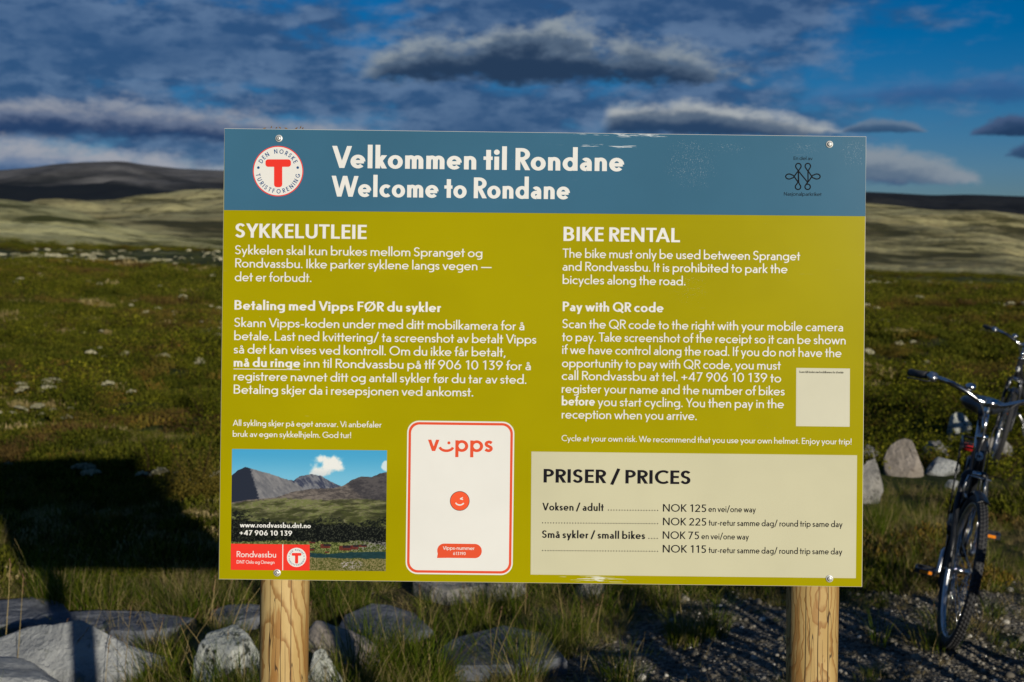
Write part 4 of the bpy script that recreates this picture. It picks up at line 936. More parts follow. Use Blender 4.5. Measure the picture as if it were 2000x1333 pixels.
block('body_text', [('Scan the QR code to the right with your mobile camera', 1098.3, 641.2, 1646.4, cp), ('to pay. Take screenshot of the receipt so it can be shown', 1097.7, 666.6, 1651.5, cp), ('if we have control along the road. If you do not have the', 1098, 691.6, 1643.5, cp), ('opportunity to pay with QR code, you must', 1097.4, 717.5, 1525, cp),
    ('call Rondvassbu at tel. +47 906 10 139 to', 1097, 742.2, 1525.6, cp), ('register your name and the number of bikes', 1097, 767.6, 1532.5, cp), ('before', 1097, 792, 1162, cp, 'bold'), ('you start cycling. You then pay in the', 1167, 793.5, 1531, cp), ('reception when you arrive.', 1097, 817.8, 1360.6, cp)], m_white, root)
block('small_text', [('Cycle at your own risk. We recommend that you use your own helmet. Enjoy your trip!', 1096.8, 861.8, 1662.8, 11.8)], m_white, root)
# price box
pb = flat('price_box', [(1038, 882.4), (1674, 889.6), (1671.5, 1129.8), (1036.3, 1122.6)], [(3, 2, 1, 0)], 0.0002, m_cream, root)
block('heading_text', [('PRISER / PRICES', 1061.5, 942.8, 1348.8, 26.6, (0.19, 0.86, 0.615))], m_black, pb)
cb, c2 = 14.8, 12.2
mb = MB()
for s, x0, b_, x1, cpp, wt in [('Voksen / adult', 1059, 997.2, 1179, cb, 'bold'), ('NOK 125', 1294.6, 999.6, 1379.3, cb, B), ('en vei/one way', 1383.5, 1000.2, 1476.2, c2, B), ('NOK 225', 1294.6, 1026.2, 1379.3, cb, B), ('tur-retur samme dag/ round trip same day', 1383.8, 1027, 1645.6, c2, B),
      ('Små sykler / small bikes', 1058.5, 1051, 1260, cb, 'bold'), ('NOK 75', 1294.2, 1052.8, 1365.3, cb, B), ('en vei/one way', 1369.8, 1053.4, 1462.6, c2, B), ('NOK 115', 1294.2, 1079.4, 1379, cb, B), ('tur-retur samme dag/ round trip same day', 1383.8, 1080.4, 1645, c2, B)]:
    mb = MB(); text(mb, s, x0, b_, x1, cpp, (0.138, 0.94, 0.62) if wt == B else wt); mb.build('price_text', m_black, pb, smooth=False)
for x0, x1, y, n in [(1188.3, 1284.3, 996.6, 19), (1059.8, 1284.3, 1021.6, 43), (1267.3, 1283.5, 1051.9, 4), (1059.8, 1284.3, 1075.6, 43)]:
    mb = MB()
    for i in range(n):
        x = x0 + (x1 - x0) * i / (n - 1); q = disc(x, y + (x - x0) * SLOPE * 0.6, 1.15, 8); mb.add([sp2(a, b_, 0.0004) for a, b_ in q], [tuple(range(7, -1, -1))])
    tag(mb.build('dotted_line', m_black, pb, smooth=False), kind='stuff')
# round emblem
def emblem(cx, cy, r, parent, z, ring=True):
    k = r / 49.3
    o = flat('emblem', disc(cx, cy, r, 56), [tuple(range(55, -1, -1))], z, m_red, parent) if ring else None
    par = parent if parent is not root else (o or parent)
    flat('emblem_face', disc(cx, cy, r - (1.9 * k if ring else 0), 56), [tuple(range(55, -1, -1))], z + 0.0002, m_card, par)
    def L(x, y): return (cx + (x - 543.2) * k, cy + (y - 334.7) * k)
    def rr_(x0, y0, x1, y1, rad): 
        P = []
        for (qx, qy, a) in ((x1 - rad, y0 + rad, -90), (x1 - rad, y1 - rad, 0), (x0 + rad, y1 - rad, 90), (x0 + rad, y0 + rad, 180)):
            P += [(qx + rad * math.cos(R(a + 15 * i)), qy + rad * math.sin(R(a + 15 * i))) for i in range(7)]
        return [L(*p) for p in P]
    sheet('letter_t', [rr_(518.6, 311.8, 568.4, 326.4, 5.5), rr_(535.4, 312, 551.4, 366.2, 5.5)], z + 0.0004, m_red, par)
    mb = MB()
    def ringtext(s, a0, a1, rad, cap, bottom):
        w, hc, xh = 0.17, 0.9, 0.6
        ws = [gmesh(c, w, hc, xh) for c in s]; tot = sum(g_[1] + (0.14) for g_ in ws) - 0.14; adv = 0
        for c, (vf, W, sb) in zip(s, ws):
            f_ = (adv + W / 2) / tot; a = R(a0 + (a1 - a0) * f_); adv += W + 0.14
            for (v, fs) in [vf]:
                pts = []
                for gx, gy in v:
                    lx = (gx - W / 2) * cap * 0.95; ly = (gy - 0.5) * cap
                    if not bottom: X_ = math.sin(a) * (rad + ly) + math.cos(a) * lx; Y_ = math.cos(a) * (rad + ly) - math.sin(a) * lx
                    else: X_ = math.sin(a) * (rad - ly) - math.cos(a) * lx; Y_ = math.cos(a) * (rad - ly) + math.sin(a) * lx
                    pts.append(sp2(cx + X_ * k, cy - Y_ * k, z + 0.0004))
                mb.add(pts, [tuple(t) for t in fs])
    ringtext('DEN', -66, -27, 38.6, 8.6, False); ringtext('NORSKE', -13, 66, 38.6, 8.6, False)
    ringtext('TURISTFORENING', 264, 96, 39.5, 8.6, True)
    for a in (-80, 80):
        q = disc(cx + 39 * k * math.sin(R(a)), cy - 39 * k * math.cos(R(a)), 2.6 * k, 12); mb.add([sp2(x_, y_, z + 0.0004) for x_, y_ in q], [tuple(range(11, -1, -1))])
    mb.build('emblem_text', m_navy, par, smooth=False)
emblem(543.2, 334.7, 49.3, root, 0.0004)
# looped N emblem
def cr(px, py): return (1050 + px / 3.03, 240 + py / 3.03)
NL = []
def loop(cx, cy, rx, ry, a0, a1): return [cr(cx + rx * math.cos(R(a0 + (a1 - a0) * i / 16)), cy - ry * math.sin(R(a0 + (a1 - a0) * i / 16))) for i in range(17)]
NL = [[cr(1545, 352)] + [cr(1543, 286)] + loop(1543, 258, 16, 17, -50, 230) [::-1][::-1],
      [cr(1600, 352)] + [cr(1600, 288)] + loop(1599, 258, 16, 17, -130, -410) + [cr(1600, 288)],
      loop(1543, 258, 16, 17, -50, 230) + [cr(1543, 286), cr(1597, 352)] + loop(1598, 380, 16, 16, 130, -130 - 100 + 0) + [cr(1600, 352)],
      [cr(1543, 286), cr(1543, 350)] + loop(1541, 380, 16, 16, 50, -230) + [cr(1541, 352)],
      [cr(1540, 288), cr(1512, 327)] + loop(1488, 319, 20, 15, -40, -320) + [cr(1512, 311), cr(1540, 350)],
      [cr(1602, 288), cr(1628, 327)] + loop(1652, 319, 20, 15, 220, 500) + [cr(1628, 311), cr(1602, 350)]]
polys = []
for L_ in NL: polys += stroke_polys([(x, -y) for x, y in L_], 1.15, 1.15)
v, f_ = union(polys); lg = flat('looped_emblem', [(x, -y) for x, y in v], f_, 0.0004, m_ink, root)
block('small_text', [('En del av', 1550, 312.8, 1587, 6.6, (0.12, 0.95, 0.70)), ('Nasjonalparkriket', 1531, 382.5, 1604.4, 6.8, (0.12, 0.95, 0.70))], m_ink, lg)
# payment card
def rrect(x0, y0, x1, y1, rad, n=8):
    P = []
    for (qx, qy, a) in ((x1 - rad, y0 + rad, -90), (x1 - rad, y1 - rad, 0), (x0 + rad, y1 - rad, 90), (x0 + rad, y0 + rad, 180)):
        P += [(qx + rad * math.cos(R(a + 90 * i / n)), qy + rad * math.sin(R(a + 90 * i / n))) for i in range(n + 1)]
    cx, cy = (x0 + x1) / 2, (y0 + y1) / 2; c, s = math.cos(SLOPE), math.sin(SLOPE)
    return [(cx + (x - cx) * c - (y - cy) * s, cy + (x - cx) * s + (y - cy) * c) for x, y in P]
def rpoly(name, P, z, m, parent): return flat(name, P, [tuple(range(len(P) - 1, -1, -1))], z, m, parent)
card = rpoly('payment_card', rrect(793.8, 823, 1003.0, 1122.6, 23), 0.0002, m_card, root)
rpoly('card_border', rrect(796.6, 825.8, 1000.2, 1119.8, 20.5), 0.0004, m_orange, card)
rpoly('card_face', rrect(801.4, 830.6, 995.4, 1115.0, 16.5), 0.0006, m_card, card)
mb = MB(); VW = (0.155, 0.95, 0.60)
text(mb, 'v', 835.6, 881.2, 858.2, 37, VW, 0.0008); text(mb, 'pps', 889.3, 882.5, 962.6, 37, VW, 0.0008)
v, f_ = union(stroke_polys([(x, -y) for x, y in [(872 + 13.2 * math.cos(R(a)), 872.2 + 8.6 * math.sin(R(a)) ) for a in range(170, 5, -12)]], 2.6, 2.6)); mb.add([sp2(x, -y, 0.0008) for x, y in v], f_)
q = disc(876.8, 865.4, 3.0, 14); mb.add([sp2(x, y, 0.0008) for x, y in q], [tuple(range(13, -1, -1))])
mb.build('wordmark', m_orange, card, smooth=False)
rpoly('badge_rim', disc(898, 978.8, 19.2, 40), 0.0008, m_ink, card); rpoly('badge', disc(898, 978.8, 18.3, 40), 0.0010, m_badge, card)
mb = MB(); P1 = stroke_polys([(898 + 8.2 * math.cos(R(a)), -(980.5 + 6.2 * math.sin(R(a)))) for a in range(165, 10, -12)], 1.3, 1.3) + stroke_polys([(904, -972), (898.6, -974.6), (904.4, -976)], 1.0, 1.0)
v, f_ = union(P1); mb.add([sp2(x, -y, 0.0012) for x, y in v], f_); mb.build('winking_face', m_card, card, smooth=False)
sheet('speech_bubble', [rrect(854, 1062.3, 941, 1090.2, 13.6), [(856, 1076), (872, 1090), (853.6, 1090.2)]], 0.0008, m_orange, card)
block('small_text', [('Vipps-nummer', 865, 1073.8, 927, 6.4, (0.15, 0.9, 0.72)), ('613190', 885, 1084.2, 909.4, 6.0, (0.15, 0.9, 0.7))], m_card, card, 0.0010)
# blank square card (its code is left out)
qc = flat('paper_card', [(1555.2, 719), (1660, 720.3), (1659.4, 834), (1554.6, 832.8)], [(3, 2, 1, 0)], 0.0002, printmat('pale paper', (206, 203, 180)), root)
block('small_text', [('Scann QR-koden med mobilkamera for å betale:', 1560.8, 728.8, 1649, 4.2, (0.17, 0.9, 0.66))], m_ink, qc)
# printed mountain picture: a flat print, painted cell by cell
def picture():
    W_, H_ = 300, 236; u, v = np.meshgrid(np.linspace(0, 1, W_), np.linspace(0, 1, H_)); X_, Y_ = 78 + u * 1008, 258 + v * 795
    c = np.zeros((H_, W_, 3)); 
    def put(m, col): 
        col = np.asarray(col, float); 
        for k in range(3): c[..., k] = c[..., k] * (1 - m) + (col[..., k] if col.ndim == 3 else col[k]) * m
    f1 = fbm(X_ / 60, Y_ / 60, 5, 1); f2 = fbm(X_ / 15, Y_ / 8, 4, 2, 0.7); f3 = fbm(X_ / 7, Y_ / 6, 3, 3, 0.7); st = fbm(X_ / 80 + Y_ / 60, Y_ / 22, 5, 4, 0.65)
    put(1.0 * np.ones_like(u), (70, 160, 205)); put(ss(v, 0, 0.3), (118, 186, 216))
    cl = 1 - ((X_ - 680) / 135) ** 2 - ((Y_ - 365) / 62) ** 2 + (f1 - 0.5) * 2.6; put(ss(cl, -0.1, 0.9), (228, 230, 228)); put(ss(cl, 0, 0.5) * ss(Y_, 370, 430) * 0.4, (170, 185, 196))
    cl = 1 - ((X_ - 1090) / 45) ** 2 - ((Y_ - 365) / 40) ** 2 + (f1 - 0.5) * 1.2; put(ss(cl, 0, 0.5) * 0.9, (215, 225, 228))
    def ridge(pts, amp=6): xs, ys = zip(*pts); return np.interp(X_, xs, ys) + (fbm(X_ / 16, Y_ * 0, 3, 7) - 0.5) * amp
    def shade(d, a, b): return (1 - d)[..., None] * np.array(a) + d[..., None] * np.array(b)
    gul = fbm((X_ - Y_ * 0.75) / 20, (Y_ + X_ * 0.3) / 40, 5, 5, 0.65)
    m = ss(Y_ - ridge([(78, 470), (400, 450), (480, 462), (520, 432), (600, 418), (660, 430), (720, 465), (790, 498), (1086, 520)]), -1.5, 1.5); put(m, shade(ss(gul, 0.3, 0.7), (58, 64, 84), (122, 124, 130)))
    m = ss(Y_ - ridge([(78, 432), (120, 395), (165, 377), (200, 384), (260, 402), (330, 420), (400, 445), (470, 470), (520, 495), (560, 520), (800, 560), (1086, 600)]), -1.5, 1.5); lit = ss(X_ - (195 + (Y_ - 377) * 0.28) + (f2 - 0.5) * 30, -6, 10)
    put(m, shade(np.clip(lit * (0.55 + 0.6 * (gul - 0.3)), 0, 1), (40, 46, 60), (152, 150, 150)))
    m = ss(Y_ - ridge([(78, 610), (200, 590), (370, 575), (480, 535), (600, 515), (740, 510), (800, 495), (860, 455), (920, 430), (985, 436), (1040, 412), (1086, 400)]), -1.5, 1.5); put(m, shade(ss(st * 0.6 + f2 * 0.4, 0.35, 0.65), (72, 68, 68), (118, 110, 104)))
    put(m * ss(X_ - (800 + (Y_ - 480) * 1.2), 0, 40) * 0.45, (44, 46, 56))
    m = ss(Y_ - ridge([(78, 620), (200, 600), (420, 580), (700, 590), (900, 580), (1086, 590)], 10), -8, 8); put(m, shade(ss(st, 0.32, 0.68), (62, 66, 40), (128, 124, 96))); put(m * ss(f2 * 0.5 + st * 0.5, 0.46, 0.62) * 0.45, (84, 100, 40)); put(m * ss(fbm(X_ / 130, Y_ / 30, 4, 15), 0.52, 0.66) * 0.5, (44, 46, 34))
    m = ss(Y_ - ridge([(78, 650), (180, 660), (300, 720), (480, 745), (700, 690), (850, 735), (1086, 700)], 30) + (f1 - 0.5) * 60, -6, 6); put(m * ss(f1 * 0.4 + f2 * 0.6, 0.62, 0.42), (22, 26, 24)); put(m * ss(f3, 0.58, 0.72) * 0.5, (92, 100, 62))
    m = ss(Y_ - ridge([(78, 720), (300, 740), (560, 745), (800, 750), (1086, 775)], 16), -8, 8) * ss(880 + (f1 - 0.5) * 60 - Y_, -6, 10); put(m * 0.93, shade(ss(f3, 0.5, 0.75), (14, 17, 18), (60, 64, 54)))
    m = ss(Y_ - ridge([(78, 872), (400, 858), (600, 860), (800, 870), (900, 850), (1086, 890)], 12), -4, 4); put(m, shade(ss(f3, 0.4, 0.65), (58, 70, 30), (130, 132, 84)))
    m = ss(f3, 0.5, 0.6) * ss(Y_ - 845, 0, 20) * ss(X_ - 820, 0, 60) * ss(930 - Y_, 0, 20); put(m * 0.8, (128, 126, 122))
    m = ss(Y_ - ridge([(78, 960), (580, 935), (700, 945), (860, 930), (1086, 925)], 6), -3, 3) * ss(972 + (f1 - 0.5) * 16 - Y_, -3, 3); put(m, shade(f2, (22, 44, 48), (40, 70, 74)))
    m = ss(Y_ - 970 - (f1 - 0.5) * 16, -3, 4); put(m, shade(ss(f3, 0.35, 0.65), (72, 78, 34), (132, 122, 84))); put(m * ss(f3, 0.55, 0.66) * ss(1 - ((X_ - 870) / 90) ** 2 - ((Y_ - 1015) / 34) ** 2, 0, 0.5), (166, 158, 160))
    for (x0, y0, w0, h0) in ((606, 868, 40, 12), (692, 893, 66, 28), (602, 915, 34, 16), (820, 903, 76, 30), (880, 898, 50, 26), (935, 888, 50, 14), (703, 930, 26, 10)):
        m = (np.abs(X_ - x0) < w0 / 2) & (np.abs(Y_ - y0) < h0 / 2); put(m * 0.8, (96, 36, 36)); put(((np.abs(X_ - x0 - w0 * 0.2) < w0 / 2.6) & (np.abs(Y_ - y0 + h0 * 0.3) < h0 / 4)) * 0.9, (40, 36, 42))
    c = np.clip(c, 0, 255) / 255; c = np.where(c > 0.04045, ((c + 0.055) / 1.055) ** 2.4, c / 12.92) * 0.80
    TLp, TRp, BRp, BLp = (453.4, 877.4), (755.8, 880.2), (753.4, 1115.9), (450.6, 1112.9)
    px_ = (TLp[0] * (1 - u) + TRp[0] * u) * (1 - v) + (BLp[0] * (1 - u) + BRp[0] * u) * v; py_ = (TLp[1] * (1 - u) + TRp[1] * u) * (1 - v) + (BLp[1] * (1 - u) + BRp[1] * u) * v
    uu, vvv = (px_ - 1000) * PX, -(py_ - 666.5) * PX; xx, yy = uu * cr_ - vvv * sr_, uu * sr_ + vvv * cr_
    base = np.array(SO - SROOT + SN * 0.0002); P = base + xx[..., None] * np.array(SX) + yy[..., None] * np.array(SUP)
    ii = np.arange(W_ * H_).reshape(H_, W_); ff = np.stack([ii[1:, :-1], ii[1:, 1:], ii[:-1, 1:], ii[:-1, :-1]], -1).reshape(-1, 4)
    def b_(nt, b):
        a = nt.nodes.new('ShaderNodeVertexColor'); a.layer_name = 'ink'; nt.links.new(a.outputs[0], b.inputs['Base Color']); bump(b, noise(coords(), 900, 2, 0.5), 0.05, 0.0005)
    me = np_mesh('mountain_picture', P.reshape(-1, 3), ff, mat('picture print', rough=0.18, spec=0.12, build=b_), smooth=False)
    at = me.color_attributes.new('ink', 'FLOAT_COLOR', 'POINT'); at.data.foreach_set('color', np.concatenate([c.reshape(-1, 3), np.ones((W_ * H_, 1))], 1).astype(np.float32).ravel())
    o = bpy.data.objects.new('mountain_picture', me); C.objects.link(o); o.parent = root; return o
pic = picture()
block('caption_text', [('www.rondvassbu.dnt.no', 468.4, 1030.2, 607, 9.6, 'bold'), ('+47 906 10 139', 468, 1045.6, 570.6, 9.8, 'bold')], m_white, pic)
flat('red_plate', [(451, 1062.3), (605, 1064.2), (604.8, 1115), (450.6, 1113.4)], [(3, 2, 1, 0)], 0.0004, m_red, pic)
flat('divider', [(551.7, 1063.6), (553.3, 1063.6), (553, 1114.3), (551.4, 1114.3)], [(3, 2, 1, 0)], 0.0006, m_card, pic)
block('small_text', [('Rondvassbu', 462.4, 1088.4, 539.2, 11.6), ('DNT Oslo og Omegn', 462.4, 1100.9, 536, 6.5, (0.13, 0.9, 0.63))], m_card, pic, 0.0006)
emblem(579.4, 1089, 18.8, pic, 0.0006, ring=False)
# screws with washers
m_steel = mat('zinc screw', (0.60, 0.60, 0.57), rough=0.4, metal=0.35); m_socket = mat('screw recess', (0.03, 0.03, 0.03), rough=0.6); m_rub = mat('rubber washer', (0.04, 0.045, 0.04), rough=0.7)
def screw(px, py):
    def rings(name, prof, m, par, n=24):
        mb = MB()
        for (r_, z_) in prof: mb.v += [tuple(sp2(px + r_ * math.cos(2 * math.pi * i / n), py + r_ * math.sin(2 * math.pi * i / n), z_)) for i in range(n)]
        for k in range(len(prof) - 1): mb.f += [(k * n + i, (k + 1) * n + i, (k + 1) * n + (i + 1) % n, k * n + (i + 1) % n) for i in range(n)]
        mb.f.append(tuple(len(prof) * n - 1 - i for i in range(n))); mb.m = [0] * len(mb.f)
        o = mb.build(name, m, par); return o
    s = rings('screw', [(7.2, 0.0004), (7.2, 0.0012), (6.4, 0.0020), (4.6, 0.0022)], m_steel, root)
    rings('washer', [(5.0, 0.0023), (5.0, 0.0026), (4.6, 0.0028)], m_rub, s)
    rings('screw_head', [(3.9, 0.0028), (3.8, 0.0038), (3.0, 0.0045), (1.6, 0.0046)], m_steel, s)
    P = []
    for k in range(3): a = math.pi * k / 3; d = Vector((math.cos(a), math.sin(a))) * 1.7; P.append([(px - d.x - d.y * 0.22, -(py - d.y + d.x * 0.22)), (px - d.x + d.y * 0.22, -(py - d.y - d.x * 0.22)), (px + d.x + d.y * 0.22, -(py + d.y - d.x * 0.22)), (px + d.x - d.y * 0.22, -(py + d.y + d.x * 0.22))])
    v, f_ = union(P); flat('screw_socket', [(x, -y) for x, y in v], f_, 0.0049, m_socket, s)
for p in ((545, 271), (1620, 282.5), (541.5, 1119), (1620, 1130.5)): screw(*p)
# posts
def post_mat(name, seed, ox, oy, fig):
    def b_(nt, b):
        p = coords(); x, y, z = split(p)
        wz = noise(xyz(x * 2, y * 2, z * 1.4 + seed), 4.0, 4, 0.55); w2 = noise(xyz(x * 30, y * 30, z * 3 + seed), 1.6, 4, 0.6)
        rx = x - ox; ry = y - oy
        rad = V.m('SQRT', rx * rx + ry * ry) + (wz - 0.5) * fig + (w2 - 0.5) * 0.006
        ring = V.m('FRACT', rad * 150); late = sstep(ring, 0.55, 0.92) * sstep(ring, 1.0, 0.94)
        fib = noise(xyz(x * 900, y * 900, z * 14), 1.0, 3, 0.6); tone = noise(xyz(x * 10, y * 10, z * 1.6 + seed), 1.6, 3, 0.6)
        c = mixc(sstep(tone, 0.35, 0.65), (0.36, 0.235, 0.08), (0.48, 0.34, 0.14))
        c = mixc(late * 0.8, c, (0.22, 0.10, 0.022))
        c = mixc(sstep(noise(xyz(x * 26, y * 26, z * 2.2 + seed * 2), 1.3, 3, 0.5), 0.56, 0.60) * 0.75, c, (0.27, 0.13, 0.032))
        c = mixc(sstep(fib, 0.45, 0.7) * 0.16, c, (0.26, 0.15, 0.06))
        ck = V.m('ABSOLUTE', noise(xyz(x * 36, y * 36, z * 0.9 + seed * 5), 1.0, 2, 0.4) - 0.5); ckk = sstep(ck, 0.0045, 0.0015) * sstep(noise(xyz(x * 9, y * 9, z * 2.0), 1.0, 2, 0.5), 0.40, 0.50)
        c = mixc(ckk * 0.85, c, (0.035, 0.02, 0.01))
        kd = V.m('SQRT', (x + 0.004) * (x + 0.004) * 18.0 + (z - (1.0 if seed < 2 else 1.03)) * (z - (1.0 if seed < 2 else 1.03)))
        c = mixc(sstep(kd, 0.030, 0.018) * 0.7, c, (0.28, 0.14, 0.04))
        setc(b, c); bump(b, fib * 0.5 + late * 0.5 - ckk * 3, 0.35, 0.0012)
    return mat(name, rough=0.62, spec=0.3, build=b_)
def post(xl, xr, yb, m, label=None):
    r = (xr - xl) / 2 * PX * 1.01; cpx = (xl + xr) / 2
    c = sp2(cpx, 1141, -0.006 - r); top = sp2(cpx + 0.0125 * 830, 285, -0.006 - r)
    d = (top - c).normalized(); t = (c.z) / d.z; bot = c - d * (t + 0.15)
    mb = MB(); pts = [bot + (top - bot) * k / 24 for k in range(25)]
    mb.tube(pts, [r * (1 + 0.012 * math.sin(k * 0.9)) for k in range(25)], 48)
    mb.v = [(v_[0] - c.x, v_[1] - c.y, v_[2]) for v_ in mb.v]
    o = mb.build('post', m, root); o.location = (c.x, c.y, 0)
    # drying cracks and nail holes, dark strips laid on the surface, crack shade in their colour
    mb = MB(); rr_ = random.Random(int(xl))
    for a, z0, z1, w_ in ((-0.45, 0.35, 1.16, 0.0011), (0.02, 0.6, 1.12, 0.0009), (0.42, 0.30, 1.17, 0.0013), (-0.30, 0.95, 1.02, 0.0007), (0.2, 0.5, 0.98, 0.0007)):
        n = 14; L_ = []; R_ = []
        for k in range(n + 1):
            z_ = z0 + (z1 - z0) * k / n; tt = (z_ - bot.z) / (top.z - bot.z); q = bot + (top - bot) * tt; aa = a + 0.012 * math.sin(k * 1.1 + a * 9); ww = w_ * math.sin(math.pi * min(1, max(0, (k + 0.3) / (n + 0.6)))) ** 0.5
            n_ = Vector((math.sin(aa), -math.cos(aa), 0)); tg = Vector((math.cos(aa), math.sin(aa), 0)); ctr = q + n_ * (r * 1.013 + 0.0002); L_.append(ctr - tg * ww / 2); R_.append(ctr + tg * ww / 2)
        mb.add([(p_.x - c.x, p_.y - c.y, p_.z) for p_ in L_ + R_], [(k, n + 1 + k, n + 2 + k, k + 1) for k in range(n)])
    k2 = mb.build('drying_crack', m_crack, o)
    return o
m_crack = mat('crack shadow', (0.045, 0.026, 0.013), rough=0.9)
post(499.5, 596, 1333, post_mat('pine post pale', 1.3, 0.010, 0.020, 0.030))
post(1549, 1650.5, 1333, post_mat('pine post ringed', 3.1, 0.004, -0.030, 0.055))
# withered bits of plant caught on the top edge of the board
m_wither = mat('withered leaf', (0.20, 0.11, 0.03), rough=0.9)
mb = MB()
for px_, py_, a, L_ in ((528, 251.5, 1.2, 7), (537, 251.4, 0.6, 6), (549, 252, 2.4, 7), (575, 252.3, 0.5, 8), (585, 252.6, 1.2, 9), (562, 252, 2.9, 8), (589, 252.8, 0.9, 6), (512, 251.5, 0.2, 9)):
    p0 = sp2(px_, py_ - 0.4, -0.003); d = SX * math.cos(a) + SUP * math.sin(a) * 0.8; s_ = d.cross(SN).normalized()
    mb.add([p0, p0 + d * L_ * PX * 0.5 + s_ * 1.6 * PX, p0 + d * L_ * PX + SN * 0.003, p0 + d * L_ * PX * 0.5 - s_ * 1.2 * PX], [(0, 1, 2), (0, 2, 3)])
wl = mb.build('withered_leaves', m_wither, None, smooth=False); wl.location = SROOT; tag(wl, 'withered brown leaf scraps caught on the top edge of the board', 'leaf litter', kind='stuff')

# ------------------------------------------------------------------ bicycles
m_blk = mat('black enamel', (0.012, 0.013, 0.015), rough=0.35, spec=0.3, coat=0.0); m_tyre = mat('tyre rubber', (0.022, 0.022, 0.023), rough=0.75, build=lambda nt, b: bump(b, V(nt.nodes.new('ShaderNodeTexVoronoi').outputs[0]), 0.0, 0.001))
def chrome_b(nt, b): b.inputs['Roughness'].default_value = 0.16; bump(b, noise(coords(), 60, 2, 0.5), 0.03, 0.002)
m_chrome = mat('chrome', (0.50, 0.50, 0.50), rough=0.16, metal=1.0, build=chrome_b); m_alu = mat('brushed aluminium', (0.50, 0.51, 0.52), rough=0.35, metal=1.0)
m_grip = mat('rubber grip', (0.05, 0.05, 0.052), rough=0.8, build=lambda nt, b: bump(b, V.m('SINE', split(coords())[1] * 1400), 0.6, 0.001)); m_plas = mat('black plastic', (0.018, 0.018, 0.02), rough=0.45)
m_amber = mat('amber reflector', (0.75, 0.22, 0.01), rough=0.25, spec=0.8, coat=0.5); m_sad = mat('saddle cover', (0.014, 0.018, 0.026), rough=0.38, spec=0.55); m_redp = mat('red plastic', (0.42, 0.02, 0.02), rough=0.35, coat=0.4); m_badgew = mat('head badge', (0.55, 0.56, 0.56), rough=0.4)
WR = 0.335
def zig(r0, r1, n=96):
    mb = MB()
    for i in range(n):                                   # tread knobs on the tyre
        a = 2 * math.pi * i / n
        for s in (-1, 0, 1):
            aa = a + (0.03 if s == 0 else 0); c = (r0 * math.cos(aa), s * 0.013, r0 * math.sin(aa)); mb.box(c, (0.005, 0.008, 0.012), rot=Matrix.Rotation(-aa, 3, 'Y'))
            mb.v[-8:] = [v for v in mb.v[-8:]]
    return mb
tyre_b = MB(); tyre_b.torus((0, 0, 0), WR - 0.021, 0.021, 72, 12); zz = zig(WR - 0.0015, WR); tyre_b.add(zz.v, zz.f)
tyre_me = tyre_b.mesh('tyre', m_tyre)
mb = MB(); 
def annulus(mb, prof, n=72):
    k = len(prof); vs = []; fs = []
    for i in range(n):
        a = 2 * math.pi * i / n
        for (r_, y_) in prof: vs.append((r_ * math.cos(a), y_, r_ * math.sin(a)))
        for j in range(k): fs.append((i * k + j, i * k + (j + 1) % k, ((i + 1) % n) * k + (j + 1) % k, ((i + 1) % n) * k + j))
    mb.add(vs, fs)
annulus(mb, [(WR - 0.036, -0.012), (WR - 0.034, 0.012), (WR - 0.050, 0.010), (WR - 0.056, 0), (WR - 0.050, -0.010)]); rim_me = mb.mesh('rim', m_alu)
mb = MB(); mb.tube([(0, -0.052, 0), (0, -0.034, 0), (0, -0.033, 0), (0, -0.030, 0), (0, -0.026, 0), (0, 0.026, 0), (0, 0.030, 0), (0, 0.033, 0), (0, 0.034, 0), (0, 0.052, 0)], [0.006, 0.006, 0.020, 0.022, 0.012, 0.012, 0.022, 0.020, 0.006, 0.006], 18); hub_me = mb.mesh('hub', m_chrome)
spoke_mes = []
for s in (-1, 1):
    for t in (-1, 1):
        mb = MB(); mb.tube([(0.019 * math.cos(t * 1.35), s * 0.029, 0.019 * math.sin(t * 1.35)), (WR - 0.052, s * 0.003, 0.0)], 0.0013, 5); spoke_mes.append(mb.mesh('spoke', m_chrome))
def child(name, me, parent, mx=None):
    o = bpy.data.objects.new(name, me); C.objects.link(o); o.parent = parent
    if mx is not None: o.matrix_local = mx
    return o
def wheel(parent, mx):
    w = child('wheel', hub_me, parent, mx)
    child('tyre', tyre_me, w); child('rim', rim_me, w)
    for i in range(32): child('spoke', spoke_mes[i % 4], w, Matrix.Rotation(-2 * math.pi * i / 32, 4, 'Y'))
    return w
def bez(p, n=10):
    """smooth path through points"""
    p = [Vector(q) for q in p]; o = []
    for i in range(len(p) - 1):
        a, b, c, d = p[max(i - 1, 0)], p[i], p[i + 1], p[min(i + 2, len(p) - 1)]
        for k in range(n):
            t = k / n; o.append(0.5 * ((2 * b) + (c - a) * t + (2 * a - 5 * b + 4 * c - d) * t * t + (3 * b - 3 * c + d - a) * t ** 3))
    o.append(p[-1]); return o
HA = R(20)                                                # head angle from the vertical
FW = Vector((0.56, 0, WR)); RW_ = Vector((-0.52, 0, WR)); BB = Vector((-0.08, 0, 0.285))
axis = Vector((-math.sin(HA), 0, math.cos(HA)))           # steering axis, up
FC = FW - Vector((0.045, 0, 0))                            # axis passes just behind the hub
H0, H1 = FC + axis * 0.42, FC + axis * 0.58                # head tube
